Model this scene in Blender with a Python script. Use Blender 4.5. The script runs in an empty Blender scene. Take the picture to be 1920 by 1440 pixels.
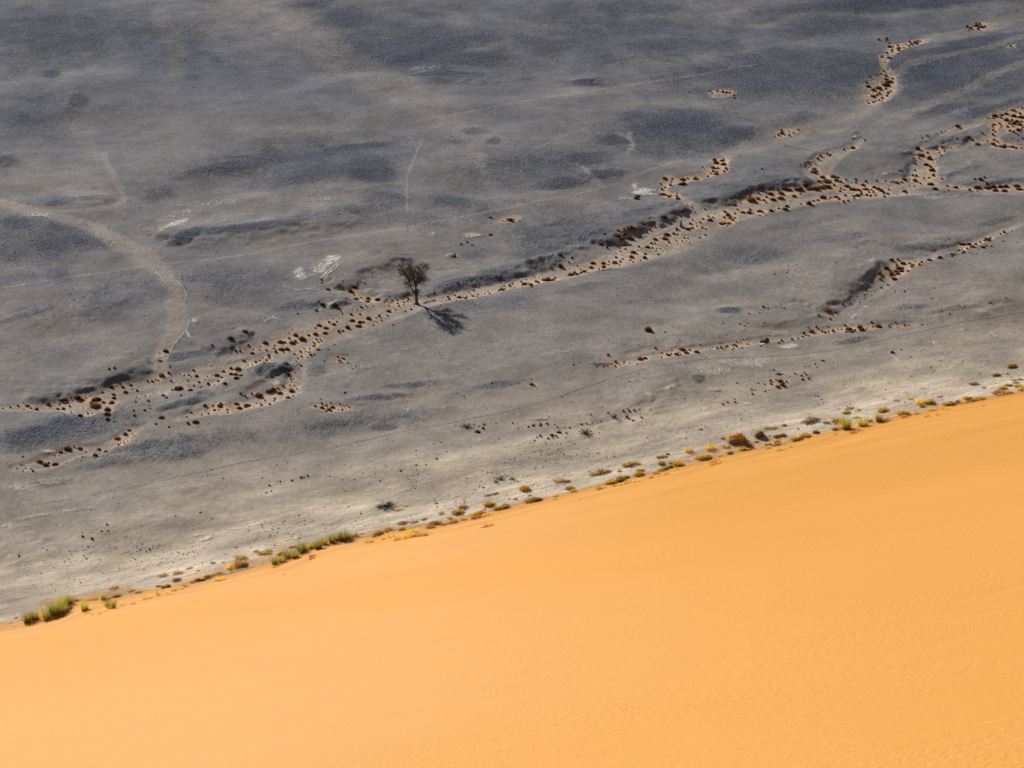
import bpy, math, random
import numpy as np

# ------------------------------------------------------------------ camera, sky, sun, exposure
scene = bpy.context.scene
C = scene.collection
CAM_H = 120.0                                   # height of the viewpoint above the gravel plain
PITCH = math.radians(24.0)                      # looking down
HFOV = math.radians(24.0)
FPX = 960.0 / math.tan(HFOV / 2)                # focal length in pixels of the 1920 px wide photo
cam_d = bpy.data.cameras.new("camera"); cam = bpy.data.objects.new("camera", cam_d); C.objects.link(cam)
cam_d.angle = HFOV; cam_d.clip_start = 0.5; cam_d.clip_end = 9000
cam.location = (0, 0, CAM_H); cam.rotation_euler = (math.pi / 2 - PITCH, 0, 0)
scene.camera = cam

SUN_EL = math.radians(25.0); SUN_AZ = math.radians(-34.0)      # azimuth from +Y, negative = to the left
to_sun = np.array([math.sin(SUN_AZ) * math.cos(SUN_EL), math.cos(SUN_AZ) * math.cos(SUN_EL), math.sin(SUN_EL)])
sun_d = bpy.data.lights.new("sun", 'SUN'); sun_d.energy = 5.0; sun_d.angle = math.radians(0.5)
sun_d.color = (1.0, 0.93, 0.83)
sun = bpy.data.objects.new("sun", sun_d); C.objects.link(sun)
import mathutils
sun.rotation_euler = mathutils.Vector(to_sun).to_track_quat('Z', 'Y').to_euler()
sun.location = (-200, 300, 300)
world = bpy.data.worlds.new("World"); scene.world = world; world.use_nodes = True
wn = world.node_tree.nodes; wl = world.node_tree.links
sky = wn.new("ShaderNodeTexSky"); sky.sky_type = 'NISHITA'; sky.sun_disc = False
sky.sun_elevation = SUN_EL; sky.sun_rotation = SUN_AZ; sky.air_density = 1.0; sky.dust_density = 0.3; sky.altitude = 600
wn["Background"].inputs[1].default_value = 0.05
wl.new(sky.outputs[0], wn["Background"].inputs[0])
scene.view_settings.view_transform = 'Standard'; scene.view_settings.look = 'None'
scene.view_settings.exposure = 0.36; scene.view_settings.gamma = 1.0

# ------------------------------------------------------------------ helpers
rng = np.random.default_rng(7); random.seed(7)
cp, sp = math.cos(PITCH), math.sin(PITCH)

def ray(u, v):
    """direction of the line of sight through photo point (u, v)"""
    u = np.asarray(u, float); v = np.asarray(v, float)
    a = (u - 960) / FPX; b = -(v - 720) / FPX
    return np.stack([a, cp + b * sp, -sp + b * cp], -1)

def on_plain(u, v):
    d = ray(u, v); t = CAM_H / -d[..., 2]
    return d[..., 0] * t, d[..., 1] * t

def survey(x, y):
    """map position of plain points: the inverse of on_plain"""
    dx, dy, dz = x, y, -CAM_H
    depth = dy * cp - dz * sp
    depth = np.where(depth < 1, 1, depth)
    up = dy * sp + dz * cp
    return 960 + FPX * dx / depth, 720 - FPX * up / depth

_tab = rng.random((256, 256))
def vnoise(x, y, k=0):
    x = x + 17.3 * k; y = y + 71.9 * k
    xi = np.floor(x).astype(int); yi = np.floor(y).astype(int)
    fx = x - xi; fy = y - yi
    fx = fx * fx * fx * (fx * (fx * 6 - 15) + 10); fy = fy * fy * fy * (fy * (fy * 6 - 15) + 10)
    a = _tab[xi & 255, yi & 255]; b = _tab[(xi + 1) & 255, yi & 255]
    c = _tab[xi & 255, (yi + 1) & 255]; d = _tab[(xi + 1) & 255, (yi + 1) & 255]
    return (a * (1 - fx) + b * fx) * (1 - fy) + (c * (1 - fx) + d * fx) * fy * 1.0

def fbm(x, y, k=0, octv=4, gain=0.5):
    s = 0; a = 1; t = 0
    for i in range(octv):
        s = s + a * vnoise(x * 2 ** i, y * 2 ** i, k + i * 3); t += a; a *= gain
    return s / t * 2 - 1                        # about -0.8 .. 0.8

def sstep(a, b, x):
    t = np.clip((x - a) / (b - a), 0, 1); return t * t * (3 - 2 * t)

def poly_dist(pts, x, y, extra=None, reach=None):
    """distance to a polyline, signed side (+ on the left of its direction), values interpolated along it"""
    best = np.full(x.shape, 1e9); side = np.zeros(x.shape); val = np.zeros(x.shape)
    for i in range(len(pts) - 1):
        ax, ay = pts[i][0], pts[i][1]; bx, by = pts[i + 1][0], pts[i + 1][1]
        dx, dy = bx - ax, by - ay; L2 = dx * dx + dy * dy + 1e-9
        t = np.clip(((x - ax) * dx + (y - ay) * dy) / L2, 0, 1)
        d = np.hypot(x - ax - t * dx, y - ay - t * dy)
        m = d < best
        best = np.where(m, d, best)
        side = np.where(m, np.sign(dx * (y - ay) - dy * (x - ax)), side)
        if extra is not None:
            val = np.where(m, extra[i] * (1 - t) + extra[i + 1] * t, val)
    return best, side, val

# ------------------------------------------------------------------ the land: washes, banks, stains (map coordinates)
# sand of the dry washes: x, y, width
WASH = [
 [(1980,362,12),(1920,357,14),(1850,352,18),(1780,347,24),(1740,340,30),(1680,350,26),(1600,355,34),(1540,359,36),(1480,372,34),(1420,386,36),(1340,408,44),(1280,432,50),(1220,456,50),(1160,478,38),(1080,502,26),(1000,517,20),(940,531,24),(880,547,22),(830,555,22),(780,563,22),(740,577,30),(690,593,40),(640,606,46),(590,625,48),(540,645,42),(490,662,40),(440,682,44),(380,706,44),(330,715,34),(280,722,30),(220,732,36),(160,756,36),(110,754,20),(60,757,13),(0,759,12),(-60,762,12)],
 [(575,640,18),(560,665,20),(552,700,18),(545,728,22),(500,748,24),(440,762,22),(380,770,16),(330,782,12)],
 [(260,798,10),(235,815,16),(190,835,18),(130,842,22),(80,862,22),(30,876,14)],
 [(1530,345,26),(1528,322,30),(1540,306,20),(1565,292,14),(1595,278,8),(1615,262,5)],
 [(1740,345,36),(1728,315,34),(1718,298,30),(1735,282,24),(1770,262,12),(1800,245,10),(1840,232,10),(1880,222,30),(1930,208,34),(1990,200,36)],
 [(1730,295,24),(1770,281,10),(1810,276,9),(1840,268,10),(1862,255,14),(1880,235,36),(1930,225,50)],
 [(1858,262,10),(1870,272,14),(1900,277,10),(1960,280,10)],
 [(1352,304,16),(1345,320,18),(1320,332,14),(1280,338,10),(1250,342,9),(1238,354,9),(1248,366,9),(1275,376,8),(1300,392,10),(1315,402,14)],
 [(1735,73,8),(1700,80,14),(1672,88,14),(1655,105,11),(1655,125,8),(1662,140,16),(1652,160,40),(1642,180,30),(1636,190,16)],
 [(1915,415,8),(1860,434,10),(1800,458,13),(1740,484,12),(1700,497,20),(1680,506,28),(1650,527,24),(1620,550,16),(1590,570,10)],
 [(1715,605,6),(1660,606,8),(1600,611,15),(1560,613,12),(1520,620,9),(1480,630,7),(1430,637,11),(1380,645,13),(1330,655,9),(1280,663,14),(1220,676,12),(1150,690,9)],
 [(760,561,10),(720,557,14),(690,557,16),(662,552,16),(640,545,10),(605,543,4)],
 [(690,540,5),(672,548,9),(655,562,9),(650,578,8)],
 [(625,672,12),(650,673,16)],
 [(590,760,10),(620,764,15),(662,763,10)],
 [(295,655,8),(297,675,14),(298,700,18)],
]
SANDSPOT = [(1850,47,22,9),(1355,176,30,8),(1475,250,28,9),(1600,278,16,4),(955,413,32,6),(845,476,14,4),(715,740,18,6),(1225,622,24,6),(1458,716,34,12),
 (1190,780,40,10),(1030,822,34,6),(1110,812,24,5),(205,698,18,5),(1560,585,22,5),(205,765,22,8),(170,745,26,12),(1895,87,14,4),(660,580,20,5),(195,1003,14,4),(880,800,24,7),(1250,338,20,6),(995,722,12,4),(1300,672,10,4)]
# broad pale lanes: x, y, width, strength
LANE = [
 ([(690,255,10),(720,300,14),(700,330,8)], 0.0),([(870,255,14),(895,290,16),(905,320,12)], 0.4),([(560,40,50),(640,110,50),(740,165,60),(840,215,60),(900,260,30)], 0.38),([(1180,250,5),(1186,270,6),(1180,290,5)], 0.7),([(1080,310,5),(1110,335,6),(1128,350,5)], 0.8),([(300,470,16),(420,480,10),(560,462,8)], 0.35),([(330,430,12),(420,400,16),(520,380,18),(640,372,14)], 0.5),([(0,340,20),(120,330,20),(200,345,14)],0.3),([(300,30,24),(330,90,26),(330,140,20)],0.2),([(150,210,20),(150,250,26),(190,300,12)],0.3),
 ([(-40,376,18),(40,392,18),(110,412,16),(180,430,20),(230,462,28),(275,485,30),(305,510,24),(325,545,20),(332,590,22),(325,630,24),(305,660,24),(295,690,22)], 1.0),
 ([(235,380,9),(225,352,8),(205,320,8),(195,285,8)], 0.85),
 ([(240,372,9),(215,392,9),(160,402,8),(100,402,8)], 0.8),
 ([(1640,185,34),(1620,212,20),(1570,235,24),(1480,252,34),(1400,280,24),(1330,305,10)], 0.75),
 ([(1730,72,16),(1800,62,16),(1860,48,14),(1940,25,12)], 0.65),
 ([(1920,72,5),(1850,88,8),(1780,100,8),(1700,120,12),(1665,150,10)], 0.45),
 ([(1940,110,12),(1850,145,14),(1780,180,14),(1700,215,18),(1640,240,16)], 0.5),
 ([(1920,278,26),(1830,290,30),(1780,310,26)], 0.5),
 ([(1180,335,4),(1060,372,4),(900,402,6),(700,440,5)], 0.4),
 ([(1130,478,5),(1060,505,6),(940,530,7),(800,556,5)], 0.8),
 ([(830,478,7),(780,490,7),(720,508,8),(670,530,10)], 0.5),
 ([(1230,500,8),(1340,520,12),(1500,500,16),(1640,470,18),(1760,440,14)], 0.4),
 ([(700,700,12),(780,690,10),(640,720,14),(590,760,18)], 0.35),
 ([(640,725,18),(760,705,14),(900,690,14),(1050,670,12)], 0.35),
]
# thin wheel tracks and one painted gully shade line: pale (+) and dark (-)
TRACK_AND_SHADE = [
 ([(-40,546),(0,540),(60,533),(120,525),(180,516),(240,506),(300,497),(400,485),(520,468),(640,447),(760,425),(870,408),(960,393),(1060,370),(1130,350),(1180,335),(1240,316),(1330,290)], 1.3, 0.55),
 ([(765,398),(762,370),(763,335),(768,320),(778,295),(790,262)], 1.8, 0.75),
 ([(640,362),(700,352),(762,343)], 1.2, 0.5),
 ([(0,660),(120,643),(240,630),(360,610),(480,600),(520,598),(545,600)], 1.0, 0.35),
 ([(340,592),(430,575),(560,560)], 1.0, 0.35),
 ([(780,228),(870,212),(960,195),(1080,178),(1200,158),(1320,140),(1420,120)], 1.3, 0.4),
 ([(975,352),(980,300),(1020,275),(1070,250),(1100,244)], 2.0, 0.3),
 ([(1060,305),(1100,335),(1125,350)], 2.2, 0.45),
 ([(1160,252),(1185,262),(1188,285)], 3.2, 0.5),
 ([(1150,480),(1190,460),(1240,432),(1300,412),(1380,398),(1440,392),(1500,376),(1560,366),(1620,362),(1700,360),(1760,354)], 2.2, 0.9),
 ([(1130,470),(1180,450),(1230,430),(1290,405)], 1.2, 0.6),
 ([(1605,335),(1560,325),(1545,330),(1535,318),(1538,300)], 1.4, 0.8),
 ([(1795,215+40),(1830,242),(1870,232)], 1.2, 0.7),
 ([(1180,365),(1240,352),(1290,350)], 1.0, 0.3),
 ([(570,478),(650,462)], 1.0, 0.3),
 ([(-40,963),(60,945),(150,930),(300,900),(450,865),(560,845),(640,831),(740,812),(850,790),(930,775),(1010,757),(1080,733),(1130,718),(1220,698),(1340,677),(1480,665),(1560,653),(1700,625),(1800,605),(1960,578)], 1.1, -0.8),
 ([(400,690),(450,672),(480,662),(560,640),(640,612)], 1.2, -0.45),
 ([(1470,272),(1500,279),(1522,284)], 1.6, -0.8),  # shaded side of a small gully, painted as a dark line
 ([(1840,330),(1790,322),(1760,335)], 1.6, -0.4),
]
# stony dark patches, a few painting hummock and bank shade: x, y, half length, half height, tilt, strength
DARK = [(1520,140,260,55,3,.55),(1260,255,150,46,3,.6),(560,300,230,46,5,.6),(60,450,150,50,0,.55),(760,95,170,55,3,.6),(300,75,150,45,-10,.4),(90,60,160,60,0,.5),(980,320,200,45,3,.45),(1780,140,200,60,8,.55),(400,530,150,36,4,.45),(200,560,200,50,8,.35),(860,400,160,30,8,.35),(1090,430,150,40,10,.5),(1400,350,120,30,8,.4),(1350,480,150,30,6,.3),(1150,70,200,50,0,.4),(40,210,110,50,0,.4),(120,800,150,34,10,.6),(330,835,170,26,8,.5),(660,790,150,24,6,.45),(900,570,160,24,8,.3),
 (640,35,60,28,0,.55),(590,12,45,18,0,.5),(740,98,80,9,6,.9),(850,112,110,16,2,.75),(700,108,45,7,8,.7),(900,75,60,14,0,.45),(1000,72,70,14,0,.35),
 (810,125,50,14,0,.6),(830,142,70,6,0,.8),(1090,155,40,6,-6,.9),(1150,110,70,16,0,.4),(1250,110,60,14,0,.35),
 (560,285,170,14,4,.8),(660,270,90,10,4,.8),(690,318,60,32,0,.95),(600,325,120,22,5,.75),(450,310,110,16,8,.75),(370,322,40,10,15,.5),(350,445,45,11,18,1.0),(470,430,140,9,6,.85),(640,400,120,14,8,.6),(720,370,60,22,0,.5),(300,360,40,20,20,.5),
 (1270,240,110,34,3,.85),(1200,225,50,16,0,.6),(1150,262,45,13,0,.8),(1230,280,90,20,0,.6),(1100,300,70,16,4,.8),(1120,328,50,10,4,.85),(1040,345,60,13,4,.9),(960,330,60,16,0,.35),(885,245,26,9,0,.8),(855,265,40,10,0,.45),(925,268,20,8,0,.5),(840,380,60,16,0,.5),(955,385,60,12,0,.35),
 (30,425,45,16,0,.85),(100,432,40,12,0,.7),(170,455,70,18,-10,.6),(60,470,110,20,0,.45),(145,190,22,14,10,.95),(95,137,20,8,0,.6),(228,56,24,6,0,.55),(35,80,50,9,5,.5),(5,300,30,14,0,.7),(90,380,80,14,5,.5),(200,200,40,10,0,.3),(400,110,60,14,-30,.35),
 (80,520,120,22,5,.45),(50,590,60,8,15,.5),(200,580,110,9,12,.45),(230,540,60,10,20,.4),(400,560,60,20,5,.4),(380,530,50,12,0,.5),(560,570,60,10,8,.65),(490,600,60,10,5,.4),
 (1680,8,220,12,3,.7),(1560,45,110,20,3,.5),(1450,110,130,22,3,.5),(1530,155,110,20,3,.55),(1480,225,60,12,10,.4),(1350,255,90,24,0,.6),(1750,120,90,26,10,.6),(1840,72,80,8,8,.75),(1790,90,80,7,8,.7),(1880,205,110,16,12,.75),(1770,205,70,14,10,.6),(1850,170,80,16,10,.5),(1900,110,50,8,5,.5),(1620,130,30,12,-50,.5),(1240,15,140,12,0,.3),(1330,85,80,14,0,.35),
 (880,525,90,12,12,.7),(960,500,100,16,14,.55),(1040,460,90,16,14,.55),(1110,440,60,12,14,.6),(1000,430,80,12,8,.45),(1040,420,40,5,8,.6),(900,470,60,12,12,.35),
 (1200,400,80,16,8,.5),(1400,350,110,14,8,.5),(1330,500,90,14,8,.4),(1420,480,90,14,8,.45),(1500,420,90,10,10,.35),(1560,450,90,10,8,.3),(1870,410,40,6,10,.4),(1720,465,60,8,8,.5),
 (70,808,95,20,10,.95),(120,788,55,18,8,.95),(40,830,60,20,8,.6),(300,828,110,12,8,.75),(350,845,60,14,8,.7),(640,790,100,12,5,.65),(715,797,28,8,0,.9),(200,862,80,10,10,.6),(100,900,60,8,8,.4),(540,688,30,12,18,.95),(500,690,40,10,12,.7),(590,692,26,14,0,.55),(430,700,30,5,12,.4),(200,722,70,8,12,.5),(340,752,50,7,14,.7),(240,790,30,6,0,.5),(330,670,60,8,8,.65),(415,675,50,8,8,.5),
 (1362,580,24,9,0,1.0),(1585,635,34,7,5,.8),(1610,628,26,6,0,.6),(1700,575,34,8,0,.7),(1780,582,50,6,6,.5),(1310,715,14,8,0,.8),(1340,735,16,4,0,.6),(1120,688,20,4,0,.8),(1420,575,50,8,0,.3),(930,720,60,8,8,.5),(700,745,90,7,6,.6),(760,720,60,6,6,.5),(1010,785,24,4,0,.5),
 (830,572,60,6,10,.3),(960,580,100,10,8,.25),(1060,545,120,10,10,.3),(1240,560,90,10,5,.3),(990,489,9,5,0,1.1),(1011,483,7,4,0,1.1),(1026,481,5,3,0,1.0),(1130,505,40,3,5,.8)]  # includes shade of the gravel hummocks, painted over their mounds
# pale fine-grained patches
PALE = [(480,25,100,40,-25,.9),(520,60,70,40,-30,.8),(440,70,120,50,-10,.4),(620,100,60,30,-40,.5),(560,240,150,14,4,.8),(660,225,80,20,0,.4),(155,240,34,8,0,.8),(130,225,20,14,0,.5),(160,103,22,8,0,.6),(190,130,60,24,0,.3),(510,283,30,5,0,1.3),
 (862,40,24,26,60,.7),(1010,45,60,12,0,.8),(1030,66,50,9,0,.8),(940,85,28,9,0,.8),(895,96,26,5,0,.7),(740,155,90,18,-20,.7),(660,145,60,10,0,.5),(760,185,120,18,-8,.5),(1140,172,180,12,4,.6),(830,230,90,20,-20,.5),(900,300,70,14,-30,.55),(930,320,60,10,-10,.4),(1250,195,90,12,0,.4),
 (300,240,160,40,0,.3),(80,300,90,24,0,.3),(60,360,70,14,10,.4),(330,290,120,18,10,.3),(120,550,80,10,12,.6),(60,610,60,10,10,.4),(200,620,120,16,5,.15),
 (1380,26,90,14,5,.8),(1390,42,60,6,0,.9),(1530,30,60,8,0,.6),(1290,20,40,30,0,.4),(1640,60,14,30,40,.4),(1300,110,120,14,3,.3),(1600,215,60,30,0,.3),(1720,10,60,8,10,.4),(1870,30,60,12,15,.5),
 (1000,640,160,10,6,.5),(900,670,200,12,6,.3),(1250,580,200,14,6,.35),(1500,560,120,14,10,.3),(1450,500,160,10,6,.45),(1800,530,120,14,10,.4),(1330,600,120,10,6,.2),(620,700,60,14,20,.6),(760,735,90,6,4,.3),(420,795,120,14,8,.4),(150,930,160,18,10,.3),(560,870,160,18,10,.25)]
# salt crusts: x, y, half length, half height, tilt, strength
SALT = [(600,505,34,12,25,.8),(562,515,16,14,0,1.0),(625,488,20,9,10,1.1),(615,497,14,6,30,1.0),(622,512,22,1.6,38,1.3),(545,540,16,2,-15,.9),(366,608,9,6,0,.9),(88,842,18,5,0,1.2),(30,877,9,1.5,0,1.2),(40,910,40,9,0,.75),(90,900,34,8,0,.6),(330,850,40,6,8,.5),(230,845,50,7,5,.5),
 (1200,358,24,7,0,1.1),(1190,350,10,10,0,.8),(1170,370,20,4,0,.7),(1478,648,22,6,8,1.15),(1432,645,8,2,0,1.2),(1400,680,70,14,5,.75),(1340,700,60,12,5,.65),(1345,706,14,4,0,.95),(1255,733,26,4,16,1.1),(1218,746,12,6,0,.8),(1755,642,9,3,-10,1.3),(1762,648,12,3,-25,1.1),(1684,672,12,3,-30,1.25),(1402,759,13,3,-8,1.35),(1425,762,10,2,-5,1.0),(1245,800,12,5,0,.9),(1362,770,6,2,0,.9),
 (386,1009,12,2.4,10,1.35),(372,1003,10,3,0,.8),(440,990,28,2,0,.8),(480,984,18,2.4,15,.9),(60,965,50,4,10,.75),(14,982,14,4,10,1.2),(140,957,40,3,5,.6),(30,985,24,4,10,.6),(880,440,26,4,0,.9),(893,440,9,3,0,1.2),(815,440,10,6,0,.6),(322,530,2,10,-55,.5),
 (75,410,50,4,-3,.8),(60,405,40,4,-3,.6),(320,425,45,9,28,.85),(390,378,110,10,5,.55),(350,395,60,10,15,.6),(500,370,120,9,3,.45),(600,375,60,5,3,.45),(795,130,46,14,0,.55),(1340,35,60,10,0,.4),(1225,118,40,8,-10,.35),(150,372,50,5,3,.5),(280,283,60,6,0,.35),(945,335,14,5,0,.5),(1045,260,20,6,0,.3),
 (160,975,20,2,0,.4),(745,465+150,40,8,20,.3),(700,640,50,5,14,.4),(760,652,40,4,10,.5),(680,690,30,5,0,.5),(835,762,14,5,0,.5),(765,766,16,5,0,.5),(1050,668,30,2.4,4,.6),(1020,673,30,2,4,.5),(645,520,10,3,0,.6),(625,525,8,3,0,.6),(720,545,24,3,0,.5),(300,493,8,1.5,-20,.9),(355,635,3,14,45,.7),(505,600,12,3,30,.7),(520,598,16,1.5,-8,.9),(1640,610+30,30,3,5,.3),(1830,615,22,5,0,.45),(1865,625,8,6,0,.7),(1885,608,5,2,0,.9),(1805,620,8,4,0,.8),(1730,655,6,2,30,.8),(1350,330,10,5,0,.4),(1285,310,10,6,0,.4),(1600,256,3,6,-20,.8),(1660,322,5,2,0,1.0),(1545,320,3,1,0,.8),(1160,640,20,2,0,.4),(605,575,14,4,20,.7),(620,570,16,2.2,22,.9),(560,585,30,3,12,.4),(515,695+20,16,6,0,.8),(1605,590,7,4,20,.8),(1625,575,5,3,0,1.0),(470,530,60,10,0,.25),(440,545,60,8,0,.25),(1780,640,50,8,0,.25),(1620,655,18,4,0,.6),(1655,650,14,6,0,.5),(1690,640,14,3,0,.4),(175,850,20,5,15,.4)]
SALTLINE = [([(288,508),(300,520),(312,535)],1.4,1.1),([(322,523),(335,535),(345,545),(350,560),(349,575)],1.6,.9),([(356,608),(352,625),(340,638),(326,650),(318,664)],2.2,.8),([(600,522),(615,513),(632,500)],2.0,1.0),([(555,543),(580,541),(600,543)],1.2,1.0),([(512,592),(520,605)],1.4,.9),([(1190,356),(1205,353),(1228,357)],1.5,1.0),([(1187,362),(1215,362),(1232,366)],1.5,.9),([(0,405),(40,402),(90,408),(130,414),(180,432),(215,455),(240,478)],1.8,.35),([(1280,425),(1230,447),(1190,468),(1150,488)],1.6,.8)]
# terrace edges that drop toward the lower right: points from left to right, drop (m), width (m)
BANK = [
 ([(1310,393),(1350,382),(1400,367),(1450,356),(1500,345),(1532,340)], 0.95, 2.2),
 ([(1125,462),(1150,452),(1180,438),(1215,423),(1260,408),(1300,394)], 1.0, 1.6),
 ([(800,545),(860,528),(910,516),(960,503),(1010,490),(1060,477),(1110,462)], 0.75, 2.0),
 ([(700,556),(730,556),(760,550),(790,543)], 0.7, 1.2),
 ([(622,538),(645,534),(663,526),(690,512),(730,492),(780,476)], 0.8, 2.0),
 ([(600,585),(625,575),(650,563),(662,556)], 0.6, 1.2),
 ([(395,662),(430,645),(460,632),(475,624)], 0.55, 1.2),
 ([(40,750),(100,738),(160,724),(210,712),(250,701),(293,688)], 0.75, 1.8),
 ([(500,710),(520,698),(545,680)], 1.1, 1.6),
 ([(430,738),(470,722),(500,712)], 0.5, 1.5),
 ([(300,772),(340,757),(380,740),(410,730)], 0.5, 1.8),
 ([(1535,584),(1560,568),(1590,545),(1615,528),(1645,510),(1662,492)], 0.95, 2.6),
 ([(1240,655),(1320,642),(1420,618),(1500,600),(1540,585)], 0.5, 3.2),
 ([(1130,672),(1180,662),(1250,653)], 0.3, 2.6),
 ([(1735,280),(1760,275),(1790,268),(1830,258)], 0.55, 1.0),
 ([(1785,338),(1830,341),(1880,341),(1960,340)], 0.6, 1.4),
 ([(1720,358),(1760,356),(1800,360),(1850,363)], 0.35, 1.0),
 ([(1675,330),(1690,312),(1702,295),(1712,285)], 0.6, 2.0),
 ([(1500,318),(1515,300),(1535,288),(1570,276),(1595,267),(1607,255),(1605,238)], 0.28, 0.7),
 ([(1765,330),(1790,322),(1810,316),(1850,312)], 0.45, 1.4),
 ([(320,462),(350,450),(420,441),(500,438),(600,425),(700,405)], 0.9, 5.0),
 ([(60,385),(120,382),(190,378),(220,370)], 0.5, 3.0),
 ([(1100,792),(1150,782),(1200,768),(1260,750),(1310,738)], 0.5, 4.0),
 ([(1600,603),(1680,598),(1760,588),(1830,575),(1940,552)], 0.5, 4.0),
 ([(640,700),(700,690),(780,684),(860,690)], 0.3, 3.0),
 ([(640,748),(720,738),(800,722),(880,716)], 0.35, 3.5),
 ([(1560,465),(1640,455),(1720,466),(1790,448),(1830,440)], 0.3, 2.2),
 ([(1380,478),(1440,490),(1520,482),(1600,475),(1660,470)], 0.2, 3.0),
 ([(120,600),(180,590),(230,572),(260,550)], 0.35, 3.0),
 ([(0,620),(60,606),(130,600)], 0.3, 3.0),
 ([(1770,478),(1790,470),(1780,465),(1800,462)], 0.3, 1.4),
 ([(690,108),(760,105),(850,98)], 0.6, 5.0),
 ([(770,147),(850,149),(940,148),(1000,150)], 0.6, 5.0),
 ([(1065,152),(1090,157),(1120,160)], 0.6, 3.0),
 ([(1130,770+20),(1180,775)], 0.2, 2.0),
 ([(1740,545),(1640,560)][::-1], 0.15, 3.0),
 ([(100,1005),(200,990),(320,955),(420,930)], 0.5, 9.0),
 ([(700,930),(800,905),(900,880),(1000,860),(1100,845)], 0.4, 8.0),
 ([(0,1060),(60,1045),(120,1025)], 0.5, 6.0),
]
# edge of the orange sand at the dune foot
FOOT_PX = [(-420,1262),(-260,1228),(-120,1200),(0,1174),(48,1166),(82,1158),(110,1146),(133,1129),(170,1125),(200,1124),(222,1121),(250,1114),(273,1108),(318,1099),(352,1096),(383,1088),(418,1079),(450,1070),(488,1061),(513,1056),(533,1047),(560,1034),(578,1028),(605,1021),(655,1012),(697,1006),(730,996),(780,989),(827,981),(867,971),(920,959),(953,951),(993,941),(1043,931),(1098,917),(1133,909),(1182,896),(1237,884),(1282,873),(1330,861),(1403,844),(1487,828),(1537,814),(1600,801),(1637,793),(1670,784),(1727,774),(1772,761),(1850,746),(1917,734),(2050,706),(2250,660),(2500,600)]
_fx, _fy = on_plain([p[0] for p in FOOT_PX], [p[1] for p in FOOT_PX])
FOOT = list(zip(_fx, _fy))
a0, a1 = FOOT[3], FOOT[-4]
_L = math.hypot(a1[0] - a0[0], a1[1] - a0[1])
ALONG = ((a1[0] - a0[0]) / _L, (a1[1] - a0[1]) / _L)
UPHILL = (ALONG[1], -ALONG[0])
FOOT = [(FOOT[0][0] - ALONG[0] * 900, FOOT[0][1] - ALONG[1] * 900)] + FOOT + [(FOOT[-1][0] + ALONG[0] * 2500, FOOT[-1][1] + ALONG[1] * 2500)]

def foot_dist(x, y):
    d, s, _ = poly_dist(FOOT, x, y)
    return -s * d                                # positive on the dune side

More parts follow.
